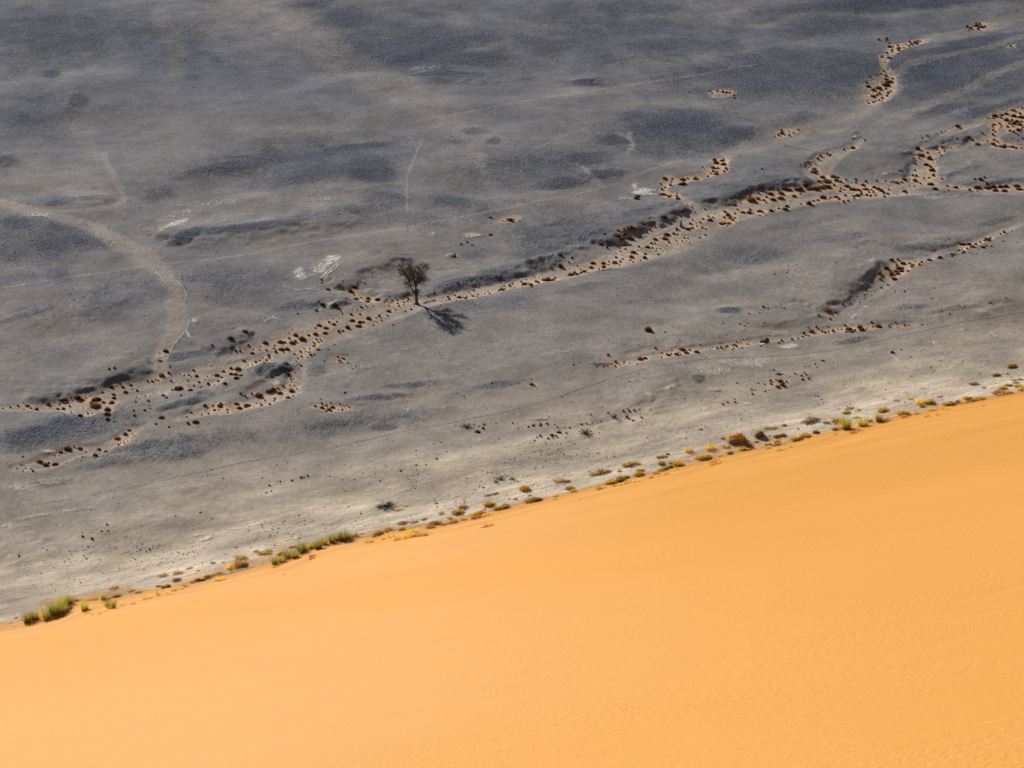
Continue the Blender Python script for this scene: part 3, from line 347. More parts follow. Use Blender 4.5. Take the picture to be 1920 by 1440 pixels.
# tufts along the dune foot: x y size kind (g green, t tall thin, y yellow, l low straw, o olive, r round straw, w twigs)
TUFTS = {
(0,980): "530 1080 120 g,620 1060 120 g,700 1020 110 g,760 995 100 o,690 930 100 g,770 900 80 g,580 1090 90 y,660 1040 90 g,310 1120 90 g,390 1085 80 g,450 1065 60 y,840 875 55 y,1000 868 60 y,1060 858 50 y,1160 850 55 g,1220 850 50 y,950 988 80 g,1250 968 100 g,1230 975 70 y,1180 1002 55 t,1120 1030 50 t,1040 1040 40 t,980 1030 45 y,1370 935 60 t,1490 918 75 t,1650 860 75 y,1700 842 60 t,1780 824 70 t,1310 820 60 o,1280 735 80 l,1480 765 60 l,1560 800 60 l,1870 800 60 t,1890 720 60 o,1840 740 55 o,120 1125 30 l,235 1088 30 l,155 1165 30 t,180 1070 45 l",
(280,940): "10 1085 60 y,90 1062 70 t,230 1045 60 t,270 1015 60 y,340 990 60 y,400 970 55 y,150 990 60 o,210 955 55 o,100 955 45 o,480 905 40 y,550 888 55 o,605 885 45 o,650 855 55 o,720 835 60 l,790 815 60 l,790 890 75 y,320 800 80 l,155 830 80 l,310 885 90 l,450 750 55 l,920 745 110 y,1000 715 110 y,1055 722 75 o,1030 640 120 l,715 685 50 l,830 680 40 l,550 777 25 o,1290 590 90 l,1340 560 60 l,1200 562 45 l,1480 595 50 o,1415 748 55 y,1830 655 60 y,1835 620 55 y,1520 828 30 l,975 507 45 l,620 512 20 o",
(480,860): "210 1195 65 g,285 1165 75 g,350 1118 85 g,440 1122 70 g,510 1058 90 g,555 1020 55 g,620 1005 70 g,700 1015 80 g,765 955 75 g,850 938 75 g,905 910 60 g,980 912 100 g,1035 895 55 g,1100 870 70 y,1190 852 45 l,1280 950 75 y,1350 865 75 y,1380 840 65 o,1440 912 45 y,1480 805 70 y,1540 885 85 y,1640 800 60 o,1590 925 75 y,1700 895 110 y,1760 835 90 y,1735 880 75 o,1850 878 110 y,1650 732 80 l,1780 720 55 l,1890 688 55 l,1605 575 50 y,1685 530 35 y,1390 555 60 w,1470 548 110 w,1500 520 60 w,400 1000 55 l,440 990 40 l,260 1078 28 o,100 1072 80 l",
(760,820): "90 960 55 l,220 922 80 l,280 1025 85 y,340 975 85 o,430 992 60 y,470 978 55 y,540 962 85 y,400 860 55 y,590 848 95 o,500 912 60 l,660 935 60 y,790 912 100 y,840 855 70 o,800 862 60 y,905 885 70 y,1040 805 85 o,1120 785 85 o,890 817 28 o,940 758 105 o,650 788 85 l,350 748 30 o,925 662 55 l,1010 642 50 l,1340 592 105 o,1235 698 35 o,1400 660 30 o,1400 722 90 y,1470 708 85 o,1310 788 45 y,940 1005 80 y,880 1020 40 l,1680 702 55 y,1690 667 45 l,1740 492 95 l,1820 490 55 l,1850 570 75 o,1890 605 70 y,1075 488 60 w,1200 488 60 w,1020 520 50 w,585 675 28 l,660 715 22 o",
(1040,760): "440 775 75 l,540 755 110 l,730 745 50 o,860 665 110 l,800 690 45 l,960 732 65 o,945 783 85 o,800 813 50 o,740 845 95 o,640 872 90 o,680 915 45 y,740 902 45 y,820 880 85 y,925 858 60 y,500 955 70 y,550 930 50 y,1085 822 45 y,1150 782 60 l,1180 803 30 y,1250 782 70 y,1200 728 75 y,1240 712 70 o,1300 692 50 o,1200 657 75 o,1305 648 42 o,1370 655 75 y,1395 670 80 o,1390 722 20 o,1270 557 40 o,1205 590 75 l,1505 520 80 y,1750 495 95 y,1660 472 22 l,1620 598 65 y,1690 595 100 o,1575 602 18 o,1640 665 30 t,1760 680 50 t,1820 662 80 y,1890 622 35 t,1890 382 42 o,1640 282 32 o,295 1067 30 t,1855 567 45 y",
(1320,720): "60 742 95 l,110 905 90 y,150 890 60 y,210 862 40 t,170 803 45 y,250 713 60 y,285 777 60 o,320 767 45 l,375 650 170 r,420 730 70 y,465 735 80 o,490 705 40 o,210 622 42 o,590 650 35 o,625 590 100 r,700 503 48 y,780 500 60 l,900 467 42 o,820 592 60 o,885 577 55 o,700 687 38 o,740 682 38 o,820 652 60 y,720 735 45 y,820 702 65 l,895 682 32 t,850 755 65 y,930 735 20 o,980 717 28 y,610 782 22 y,1035 618 105 o,1090 592 60 o,1150 582 95 o,1260 542 65 o,1200 412 150 l,1380 432 85 l,1500 412 130 l,1600 312 60 o,1640 265 70 l,1740 280 45 l,1720 375 60 l,1470 512 60 o,1530 502 70 y,1600 502 105 g,1480 572 45 t,1390 577 30 t,1680 562 75 y,1740 532 60 t,1785 468 105 g,1860 417 55 o,1060 502 25 o",
(1600,660): "280 778 60 g,345 780 85 y,340 652 85 o,490 542 45 l,640 522 55 y,760 572 110 y,860 572 95 o,775 620 42 o,970 502 60 l,565 742 75 y,560 697 80 o,650 722 22 o,715 707 38 y,825 732 65 y,885 662 60 y,950 712 55 y,1010 642 55 t,1060 652 70 y,1090 592 100 o,1180 562 60 o,1235 582 75 y,1280 527 75 o,1310 562 60 y,1350 547 60 o,1400 532 105 y,1450 527 60 y,1620 457 95 y,1655 482 60 y,1680 407 60 o,1740 457 75 y,1745 372 60 o,1830 342 60 l,1850 382 75 l,1890 412 85 y,1360 357 85 l,1610 252 60 o,1785 157 85 o,1740 237 35 l,1470 402 50 l,1460 617 45 t,780 402 35 l,1810 312 50 l,1880 307 60 l,1370 630 20 t,1550 605 18 t",
}

def read(d):
    out = []
    for (ox, oy), s in d.items():
        for t in s.split(","):
            p = t.split(); out.append((ox + float(p[0]) / 6, oy + float(p[1]) / 6, float(p[2]) / 6, p[3] if len(p) > 3 else ""))
    return out


# ------------------------------------------------------------------ materials
def new_mat(name):
    m = bpy.data.materials.new(name); m.use_nodes = True
    nt = m.node_tree; b = nt.nodes["Principled BSDF"]
    b.inputs["Roughness"].default_value = 0.95; b.inputs["Specular IOR Level"].default_value = 0.15
    return m, nt, b

class NT:
    def __init__(s, nt): s.nt = nt
    def n(s, t, **kw):
        q = s.nt.nodes.new(t)
        for k, v in kw.items(): setattr(q, k, v)
        return q
    def link(s, a, b): s.nt.links.new(a, b)
    def noise(s, vec, scale, detail=3, rough=0.55, dist=0.0):
        q = s.n("ShaderNodeTexNoise"); q.inputs["Scale"].default_value = scale; q.inputs["Detail"].default_value = detail
        q.inputs["Roughness"].default_value = rough; q.inputs["Distortion"].default_value = dist
        s.link(vec, q.inputs["Vector"]); return q.outputs["Fac"]
    def ramp(s, f, a, b, va=0.0, vb=1.0):
        q = s.n("ShaderNodeMapRange", interpolation_type='SMOOTHSTEP'); s.link(f, q.inputs[0])
        for i, v in ((1, a), (2, b), (3, va), (4, vb)): q.inputs[i].default_value = v
        return q.outputs[0]
    def math(s, op, a, b=None):
        q = s.n("ShaderNodeMath", operation=op)
        for i, v in ((0, a), (1, b)):
            if v is None: continue
            if isinstance(v, (int, float)): q.inputs[i].default_value = v
            else: s.link(v, q.inputs[i])
        return q.outputs[0]
    def mix(s, f, a, b, mode='MIX'):
        q = s.n("ShaderNodeMix", data_type='RGBA', blend_type=mode); q.clamp_factor = True
        if isinstance(f, (int, float)): q.inputs[0].default_value = f
        else: s.link(f, q.inputs[0])
        for i, v in ((6, a), (7, b)):
            if isinstance(v, tuple): q.inputs[i].default_value = (*v, 1)
            else: s.link(v, q.inputs[i])
        return q.outputs[2]
    def bump(s, h, strength, dist, prev=None):
        q = s.n("ShaderNodeBump"); q.inputs["Strength"].default_value = strength; q.inputs["Distance"].default_value = dist
        s.link(h, q.inputs["Height"])
        if prev is not None: s.link(prev, q.inputs["Normal"])
        return q.outputs[0]

def along_coords(g, rot, sx, sy, sz=1.0):
    t = g.n("ShaderNodeNewGeometry")
    m = g.n("ShaderNodeMapping"); m.vector_type = 'POINT'
    r = g.n("ShaderNodeVectorRotate", rotation_type='Z_AXIS'); r.inputs["Angle"].default_value = -rot
    g.link(t.outputs["Position"], r.inputs["Vector"]); g.link(r.outputs[0], m.inputs["Vector"])
    m.inputs["Scale"].default_value = (sx, sy, sz); return m.outputs[0], t.outputs["Position"]
ANG = math.atan2(ALONG[1], ALONG[0])

# gravel plain
gravel_mat, nt, bs = new_mat("gravel_plain"); g = NT(nt)
vec, pos = along_coords(g, ANG, 0.30, 1.0)
vecR, _ = along_coords(g, ANG, 0.45, 1.0)
vecG, _ = along_coords(g, 0.0, 1.0, 0.55)
A = g.n("ShaderNodeAttribute", attribute_name="soil_a"); sa = g.n("ShaderNodeSeparateColor"); g.link(A.outputs["Color"], sa.inputs[0])
B = g.n("ShaderNodeAttribute", attribute_name="soil_b"); sb = g.n("ShaderNodeSeparateColor"); g.link(B.outputs["Color"], sb.inputs[0])
SAND, DARKM, PALEM = sa.outputs[0], sa.outputs[1], sa.outputs[2]
SALTM, LANEM, FOOTM = sb.outputs[0], sb.outputs[1], sb.outputs[2]
TRKM = B.outputs["Alpha"]
vecP, _ = along_coords(g, 0.35, 0.9, 0.42)
vecQ, _ = along_coords(g, ANG, 0.55, 0.8)
n_big = g.noise(vecP, 0.075, 5, 0.6, 0.4)
n_mid = g.noise(vecQ, 0.30, 5, 0.62, 0.3)
n_stone = g.noise(pos, 1.9, 4, 0.72)
n_fine = g.noise(vecG, 2.6, 3, 0.75)
n_fin2 = g.noise(vecG, 4.6, 3, 0.8)
n_tint = g.noise(pos, 0.06, 3, 0.5)
HC = g.n("ShaderNodeAttribute", attribute_name="soil_c"); sc_ = g.n("ShaderNodeSeparateColor"); g.link(HC.outputs["Color"], sc_.inputs[0]); HALO = sc_.outputs[0]
col = g.mix(g.ramp(n_big, 0.40, 0.62), (0.150, 0.147, 0.154), (0.205, 0.191, 0.181))
col = g.mix(g.math('MULTIPLY', g.ramp(n_mid, 0.45, 0.66), 0.5), col, (0.122, 0.124, 0.136))
col = g.mix(g.math('MULTIPLY', g.ramp(n_tint, 0.45, 0.65), 0.4), col, (0.200, 0.175, 0.160))
col = g.mix(g.ramp(FOOTM, 0.0, 0.30, 0, 0.55), col, (0.255, 0.220, 0.192))
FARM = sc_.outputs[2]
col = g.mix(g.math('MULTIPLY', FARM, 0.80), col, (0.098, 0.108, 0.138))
# pale silt
col = g.mix(g.math('MULTIPLY', PALEM, g.ramp(n_mid, 0.25, 0.7, 0.45, 0.85)), col, (0.255, 0.230, 0.208))
# dark blue-grey stones lying in patches, plus painted hummock and bank shade
dk = g.ramp(g.math('ADD', DARKM, g.math('MULTIPLY', g.math('SUBTRACT', g.noise(vecP, 0.22, 6, 0.72, 0.3), 0.5), 1.2)), 0.0, 0.90)
dk = g.math('MULTIPLY', dk, g.ramp(DARKM, 0.02, 0.2))
col = g.mix(g.math('MULTIPLY', dk, 0.95), col, (0.046, 0.060, 0.094))
# lanes and the washes
col = g.mix(g.math('MULTIPLY', LANEM, g.ramp(n_mid, 0.2, 0.7, 0.65, 0.95)), col, (0.255, 0.225, 0.200))
sandc = g.mix(g.ramp(g.noise(pos, 0.45, 4, 0.6), 0.35, 0.65), (0.248, 0.220, 0.196), (0.345, 0.290, 0.240))
sandc = g.mix(g.math('MULTIPLY', g.ramp(n_stone, 0.50, 0.62), 0.5), sandc, (0.17, 0.155, 0.148))
sm = g.ramp(g.math('ADD', SAND, g.math('MULTIPLY', g.math('SUBTRACT', n_stone, 0.5), 0.9)), 0.15, 0.95)
col = g.mix(g.math('MULTIPLY', sm, 0.9), col, sandc)
# orange blown sand caught round the shrubs
hm = g.ramp(g.math('ADD', HALO, g.math('MULTIPLY', g.math('SUBTRACT', n_stone, 0.5), 0.8)), 0.18, 0.85)
col = g.mix(g.math('MULTIPLY', hm, 0.75), col, (0.49, 0.335, 0.220))
# foot of the dune: pale fine sand over the gravel
fm = g.ramp(g.math('ADD', FOOTM, g.math('MULTIPLY', g.math('SUBTRACT', n_mid, 0.5), 0.55)), 0.10, 0.92)
col = g.mix(g.math('MULTIPLY', fm, 0.92), col, g.mix(g.ramp(FOOTM, 0.3, 0.95), (0.38, 0.318, 0.245), (0.62, 0.52, 0.395)))
stk = g.noise(along_coords(g, ANG, 0.14, 1.0)[0], 0.75, 4, 0.6, 0.3)
col = g.mix(g.math('MULTIPLY', g.ramp(stk, 0.52, 0.64), g.ramp(FOOTM, 0.55, 1.0, 0, 0.6)), col, (0.78, 0.67, 0.52))
DRIFT = sc_.outputs[1]
dm = g.ramp(g.math('ADD', DRIFT, g.math('MULTIPLY', g.math('SUBTRACT', n_mid, 0.5), 1.0)), 0.35, 0.75)
col = g.mix(g.math('MULTIPLY', dm, 0.85), col, (0.60, 0.36, 0.17))
# speckle of single stones, coarser in the dark patches
quiet = g.math('SUBTRACT', 1.0, g.math('MULTIPLY', fm, 0.65))
spk = g.math('MULTIPLY', g.ramp(n_fine, 0.54, 0.66), g.math('ADD', 0.12, g.math('MULTIPLY', dk, 0.6)))
col = g.mix(g.math('MULTIPLY', spk, quiet), col, (0.040, 0.042, 0.052))
spk2 = g.math('MULTIPLY', g.ramp(n_fin2, 0.56, 0.66), g.math('ADD', 0.18, g.math('MULTIPLY', dk, 0.5)))
col = g.mix(g.math('MULTIPLY', spk2, quiet), col, (0.035, 0.038, 0.048))
lt = g.ramp(g.noise(vecG, 3.1, 4, 0.8, 0.0), 0.57, 0.66)
col = g.mix(g.math('MULTIPLY', lt, g.math('ADD', g.math('MULTIPLY', SALTM, 0.5), g.math('ADD', 0.10, g.math('MULTIPLY', dk, 0.25)))), col, (0.36, 0.35, 0.33))
# salt
sv = g.math('ADD', g.math('MULTIPLY', SALTM, 0.30), g.noise(vecG, 1.15, 6, 0.85, 1.6))
sv = g.math('MULTIPLY', g.ramp(sv, 0.645, 0.80), g.ramp(SALTM, 0.05, 0.45))
col = g.mix(g.math('MULTIPLY', sv, g.ramp(g.noise(vecG, 2.2, 3, 0.8), 0.40, 0.55, 0.35, 1.0)), col, (0.52, 0.50, 0.45))
# wheel tracks and the painted gully shade line
brk = g.ramp(n_stone, 0.35, 0.6, 0.5, 1.0)
col = g.mix(g.math('MULTIPLY', g.math('MULTIPLY', g.math('MAXIMUM', g.math('SUBTRACT', TRKM, 0.5), 0.0), 1.5), brk), col, (0.42, 0.39, 0.36))
col = g.mix(g.math('MULTIPLY', g.math('MULTIPLY', g.math('MAXIMUM', g.math('SUBTRACT', 0.5, TRKM), 0.0), 2.1), brk), col, (0.05, 0.046, 0.046))
grit = g.noise(vecG, 2.0, 2, 0.9)
gq = g.n("ShaderNodeCombineColor"); gv = g.math('ADD', g.math('MULTIPLY', g.ramp(grit, 0.36, 0.64, -0.11, 0.10), g.math('ADD', quiet, g.math('MULTIPLY', dk, 1.3))), 1.0)
for i_ in range(3): g.link(gv, gq.inputs[i_])
col = g.mix(1.0, col, gq.outputs[0], 'MULTIPLY')
big2 = g.n("ShaderNodeCombineColor"); gv = g.ramp(g.noise(pos, 0.16, 5, 0.7), 0.3, 0.7, 0.80, 1.18)
for i_ in range(3): g.link(gv, big2.inputs[i_])
col = g.mix(1.0, col, big2.outputs[0], 'MULTIPLY')
nt.links.new(col, bs.inputs["Base Color"])
h1 = g.bump(g.noise(vecG, 0.45, 5, 0.7), 0.5, 0.22)
h2 = g.bump(grit, 0.4, 0.08, h1)
rp = g.noise(vecR, 2.0, 4, 0.6, 0.3)
h3 = g.bump(g.math('MULTIPLY', rp, FOOTM), 0.7, 0.14, h2)
h4 = g.bump(g.math('MULTIPLY', n_fine, g.math('ADD', dk, g.math('MULTIPLY', SALTM, 0.4))), 1.0, 0.34, h3)
nt.links.new(h4, bs.inputs["Normal"])

# orange dune sand
dune_mat, nt, bs = new_mat("dune_sand"); g = NT(nt)
vecd, pos = along_coords(g, ANG, 0.12, 1.0)
big = g.noise(pos, 0.012, 3, 0.5)
col = g.mix(g.ramp(big, 0.35, 0.65), (0.60, 0.292, 0.080), (0.60, 0.312, 0.108))
sx = g.n("ShaderNodeSeparateXYZ"); g.link(pos, sx.inputs[0])
col = g.mix(g.ramp(sx.outputs[0], -18.0, 24.0, 0.0, 0.9), col, (0.525, 0.242, 0.042))  # deeper gold to the right: slope shading and vignetting painted into the sand
col = g.mix(g.ramp(g.noise(vecd, 0.5, 4, 0.6), 0.35, 0.7, 0, 0.22), col, (0.57, 0.260, 0.080))
grain = g.noise(pos, 9.0, 3, 0.7)
col = g.mix(g.ramp(grain, 0.6, 0.8, 0, 0.10), col, (0.40, 0.18, 0.06))
col = g.mix(g.ramp(g.noise(along_coords(g, 0.0, 1.0, 0.4)[0], 2.6, 3, 0.7), 0.52, 0.68, 0, 0.16), col, (0.44, 0.19, 0.05))
nt.links.new(col, bs.inputs["Base Color"])
vr, _ = along_coords(g, 0.0, 1.0, 0.45)
rip = g.noise(vr, 3.4, 2, 0.6, 0.5)
rmask = g.ramp(g.noise(pos, 0.08, 3, 0.6), 0.40, 0.62)
vl, _ = along_coords(g, ANG, 0.07, 1.0)
b1 = g.bump(g.noise(vl, 1.0, 3, 0.5, 0.3), 0.25, 0.12)
b2 = g.bump(g.math('MULTIPLY', rip, g.math('ADD', g.math('MULTIPLY', rmask, 0.7), 0.3)), 1.0, 0.075, b1)
b3 = g.bump(g.noise(pos, 4.0, 3, 0.7), 0.5, 0.03, b2)
nt.links.new(b3, bs.inputs["Normal"])

def plant_mat(name, base, tip, dark, zlo=0.0, zhi=0.5, trans=0.0):
    m, nt, b = new_mat(name); g = NT(nt)
    tc = g.n("ShaderNodeTexCoord"); s = g.n("ShaderNodeSeparateXYZ"); g.link(tc.outputs["Object"], s.inputs[0])
    oi = g.n("ShaderNodeObjectInfo")
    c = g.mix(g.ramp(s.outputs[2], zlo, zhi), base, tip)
    q = g.noise(tc.outputs["Object"], 7.0, 2, 0.6)
    c = g.mix(g.ramp(q, 0.45, 0.65, 0, 0.6), c, dark)
    hs = g.n("ShaderNodeHueSaturation"); g.link(c, hs.inputs["Color"])
    g.link(g.ramp(oi.outputs["Random"], 0, 1, 0.65, 1.3), hs.inputs["Value"])
    g.link(g.ramp(oi.outputs["Random"], 0, 1, 0.485, 0.512), hs.inputs["Hue"])
    nt.links.new(hs.outputs[0], b.inputs["Base Color"])
    if trans:                                    # thin dry leaves let some light through
        t = g.n("ShaderNodeBsdfTranslucent"); g.link(hs.outputs[0], t.inputs["Color"])
        mx = g.n("ShaderNodeMixShader"); mx.inputs[0].default_value = trans
        g.link(b.outputs[0], mx.inputs[1]); g.link(t.outputs[0], mx.inputs[2])
        g.link(mx.outputs[0], nt.nodes["Material Output"].inputs["Surface"])
    return m
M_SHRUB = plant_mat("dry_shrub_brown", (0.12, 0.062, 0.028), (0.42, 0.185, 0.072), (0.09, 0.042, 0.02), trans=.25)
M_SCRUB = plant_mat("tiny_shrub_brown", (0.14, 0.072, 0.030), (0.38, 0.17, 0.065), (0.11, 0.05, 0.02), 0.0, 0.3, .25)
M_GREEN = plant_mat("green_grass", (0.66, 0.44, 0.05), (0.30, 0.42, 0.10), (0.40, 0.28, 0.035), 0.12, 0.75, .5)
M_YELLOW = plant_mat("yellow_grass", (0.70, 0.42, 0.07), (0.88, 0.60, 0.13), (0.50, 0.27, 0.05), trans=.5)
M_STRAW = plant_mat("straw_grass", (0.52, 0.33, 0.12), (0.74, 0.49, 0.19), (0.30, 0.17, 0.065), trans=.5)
M_OLIVE = plant_mat("olive_shrub", (0.55, 0.33, 0.07), (0.80, 0.52, 0.12), (0.30, 0.17, 0.04), trans=.5)
M_TWIG = plant_mat("grey_twigs", (0.09, 0.065, 0.045), (0.15, 0.11, 0.075), (0.05, 0.04, 0.03))
M_BARK = plant_mat("tree_bark", (0.20, 0.105, 0.045), (0.115, 0.068, 0.045), (0.09, 0.05, 0.03), 0.5, 3.0)
M_LIMB = plant_mat("tree_limb_bark", (0.085, 0.052, 0.042), (0.075, 0.05, 0.045), (0.05, 0.035, 0.03), 0.5, 3.0)
M_TWIGS = plant_mat("tree_twigs", (0.10, 0.062, 0.052), (0.125, 0.088, 0.088), (0.07, 0.045, 0.04), 2.0, 6.0)
M_STONE, nt, bs = new_mat("pale_stone"); bs.inputs["Base Color"].default_value = (0.6, 0.57, 0.52, 1)
g = NT(nt); tc = g.n("ShaderNodeTexCoord")
nt.links.new(g.mix(g.ramp(g.noise(tc.outputs["Object"], 3, 3), .4, .7), (0.62, 0.6, 0.56), (0.40, 0.37, 0.33)), bs.inputs["Base Color"])

# ------------------------------------------------------------------ setting meshes
def grid_mesh(name, X, Y, Z, mat, attrs=None, faces_keep=None):
    r, c = X.shape
    me = bpy.data.meshes.new(name)
    co = np.stack([X, Y, Z], -1).reshape(-1, 3).astype(np.float32)
    idx = np.arange(r * c).reshape(r, c)
    q = np.stack([idx[:-1, :-1], idx[:-1, 1:], idx[1:, 1:], idx[1:, :-1]], -1).reshape(-1, 4)
    if faces_keep is not None: q = q[faces_keep.reshape(-1)]
    me.vertices.add(len(co)); me.vertices.foreach_set("co", co.ravel())
    me.loops.add(q.size); me.loops.foreach_set("vertex_index", q.ravel().astype(np.int32))
    me.polygons.add(len(q)); me.polygons.foreach_set("loop_start", (np.arange(len(q)) * 4).astype(np.int32))
    me.polygons.foreach_set("loop_total", np.full(len(q), 4, np.int32))
    me.polygons.foreach_set("use_smooth", np.ones(len(q), bool))
    me.update(calc_edges=True)
    for k, v in (attrs or {}).items():
        a = me.attributes.new(k, 'FLOAT_COLOR', 'POINT')
        a.data.foreach_set("color", np.stack(v, -1).reshape(-1).astype(np.float32))
    me.materials.append(mat)
    o = bpy.data.objects.new(name, me); C.objects.link(o); return o

tt = np.concatenate([[-30, -12, -5, -2.6, -1.8, -1.45], np.linspace(-1.2, 1.2, 860), [1.45, 1.8, 2.6, 5, 12, 30]])
yy = np.concatenate([[-600, -300, -100, 0, 60, 110, 140, 160, 172], 180 + 285 * (np.linspace(0, 1, 860) ** 1.15), [475, 490, 515, 550, 600, 700, 900, 1300, 2000, 4000]])
TT, YY = np.meshgrid(tt, yy)
wy = np.clip(0.222 * YY + 10, 44, 118)
XX = TT * wy
zz, sand, dark, pale, salt, lane, trk, footm, fd = land(XX, YY)
fade = sstep(1.5, 1.2, np.abs(TT)) * sstep(600, 470, YY)
zz = zz * fade + (1 - fade) * np.minimum(zz, 0)
one = np.ones_like(zz)
HM = np.zeros((1300, 2000), np.float32)          # blown sand caught by each shrub, on the survey map
for (u, v, s_, _k) in read(SHRUBS):
    rx = s_ * 0.85 + 1.8; ry = rx * 0.42 + 0.6; m_ = int(rx * 2.2) + 2
    a0_, b0_ = int(u) - m_ + 40, int(v) - m_ + 0
    ys_, xs_ = np.mgrid[max(b0_, 0):min(b0_ + 2 * m_, 1300), max(a0_, 0):min(a0_ + 2 * m_, 2000)]
    if xs_.size == 0: continue
    gss = np.exp(-(((xs_ - 40 - u - 0.25 * rx) / rx) ** 2 + ((ys_ - v - 0.4) / ry) ** 2))
    blk = HM[ys_[0, 0]:ys_[-1, 0] + 1, xs_[0, 0]:xs_[0, -1] + 1]
    blk += 0.75 * gss
HM = np.clip(HM, 0, 1.2)
UU, VV = survey(XX, YY)
ui = np.clip(UU + 40, 0, 1998.9); vi = np.clip(VV, 0, 1298.9); u0_ = ui.astype(int); v0_ = vi.astype(int); fu = ui - u0_; fv = vi - v0_
halo = (HM[v0_, u0_] * (1 - fu) + HM[v0_, u0_ + 1] * fu) * (1 - fv) + (HM[v0_ + 1, u0_] * (1 - fu) + HM[v0_ + 1, u0_ + 1] * fu) * fv
st_ = XX * ALONG[0] + YY * ALONG[1]; cr_ = XX * UPHILL[0] + YY * UPHILL[1]
drift = np.clip(1.0 - np.maximum(fd, 0) / (1.2 + 6.5 * np.clip(fbm(st_ / 9, cr_ / 30, 51, 3) + 0.25, 0, 1)), 0, 1)
halo = halo * (UU > -40) * (UU < 1960) * (VV > 0) * (0.25 + 0.75 * np.clip(sand * 1.6, 0, 1))
ground = grid_mesh("ground", XX, YY, zz, gravel_mat,
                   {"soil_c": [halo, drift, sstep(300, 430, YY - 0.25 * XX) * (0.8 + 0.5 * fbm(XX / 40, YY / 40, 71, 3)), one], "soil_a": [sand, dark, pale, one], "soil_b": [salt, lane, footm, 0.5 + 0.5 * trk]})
ground["kind"] = "structure"

# dune: rows climb away from the foot line, columns run along it
ps = np.concatenate([[-4, -2, -1], np.linspace(-0.5, 14, 90), 14 + 150 * (np.linspace(0.005, 1, 330)) ** 1.1, [172, 185, 200, 215, 230, 260, 320]])
ss = np.concatenate([[-900, -500, -300, -220, -190], np.linspace(-172, 195, 720), [210, 240, 320, 500, 900, 1600]])
SS, PS = np.meshgrid(ss, ps)
# smooth base line through the foot polyline
fs = np.array([p[0] * ALONG[0] + p[1] * ALONG[1] for p in FOOT]); fc = np.array([p[0] * UPHILL[0] + p[1] * UPHILL[1] for p in FOOT])
o_ = np.argsort(fs); base = np.interp(ss, fs[o_], fc[o_])
lin = np.full_like(base, np.median(fc[4:-4]))
DC = base[None, :] * (1 - sstep(5, 60, PS)) + lin[None, :] * sstep(5, 60, PS) + PS
DX = SS * ALONG[0] + DC * UPHILL[0]; DY = SS * ALONG[1] + DC * UPHILL[1]
DZ = dune_z(DX, DY)
crest = foot_dist(DX, DY)
DZ = np.where(crest > 222, DZ - (crest - 222) * 1.0, DZ)
dune = grid_mesh("dune", DX, DY, DZ, dune_mat)
dune["kind"] = "structure"

def surf_z(x, y):
    x = np.atleast_1d(np.asarray(x, float)); y = np.atleast_1d(np.asarray(y, float))
    return np.where(foot_dist(x, y) > 0, dune_z(x, y), land(x, y)[0])

def place(u, v):
    """where the sight line through (u, v) meets the dune; outside it, the mapped plain point"""
    u = np.asarray(u, float); v = np.asarray(v, float)
    d = ray(u, v); t = np.full(u.shape, 60.0); done = np.zeros(u.shape, bool); out = np.zeros(u.shape + (3,))
    px, py = on_plain(u, v)
    for k in range(900):
        t = t + 0.5
        x, y, z = d[..., 0] * t, d[..., 1] * t, CAM_H + d[..., 2] * t
        fdst = foot_dist(x, y)
        hit = (~done) & (fdst > 0.0) & (z < dune_z(x, y))
        out[hit] = np.stack([x, y, dune_z(x, y)], -1)[hit]; done |= hit
        if (z < -1).all(): break
    pz = land(px, py)[0]
    m = ~done
    out[m] = np.stack([px, py, pz], -1)[m]
    return out

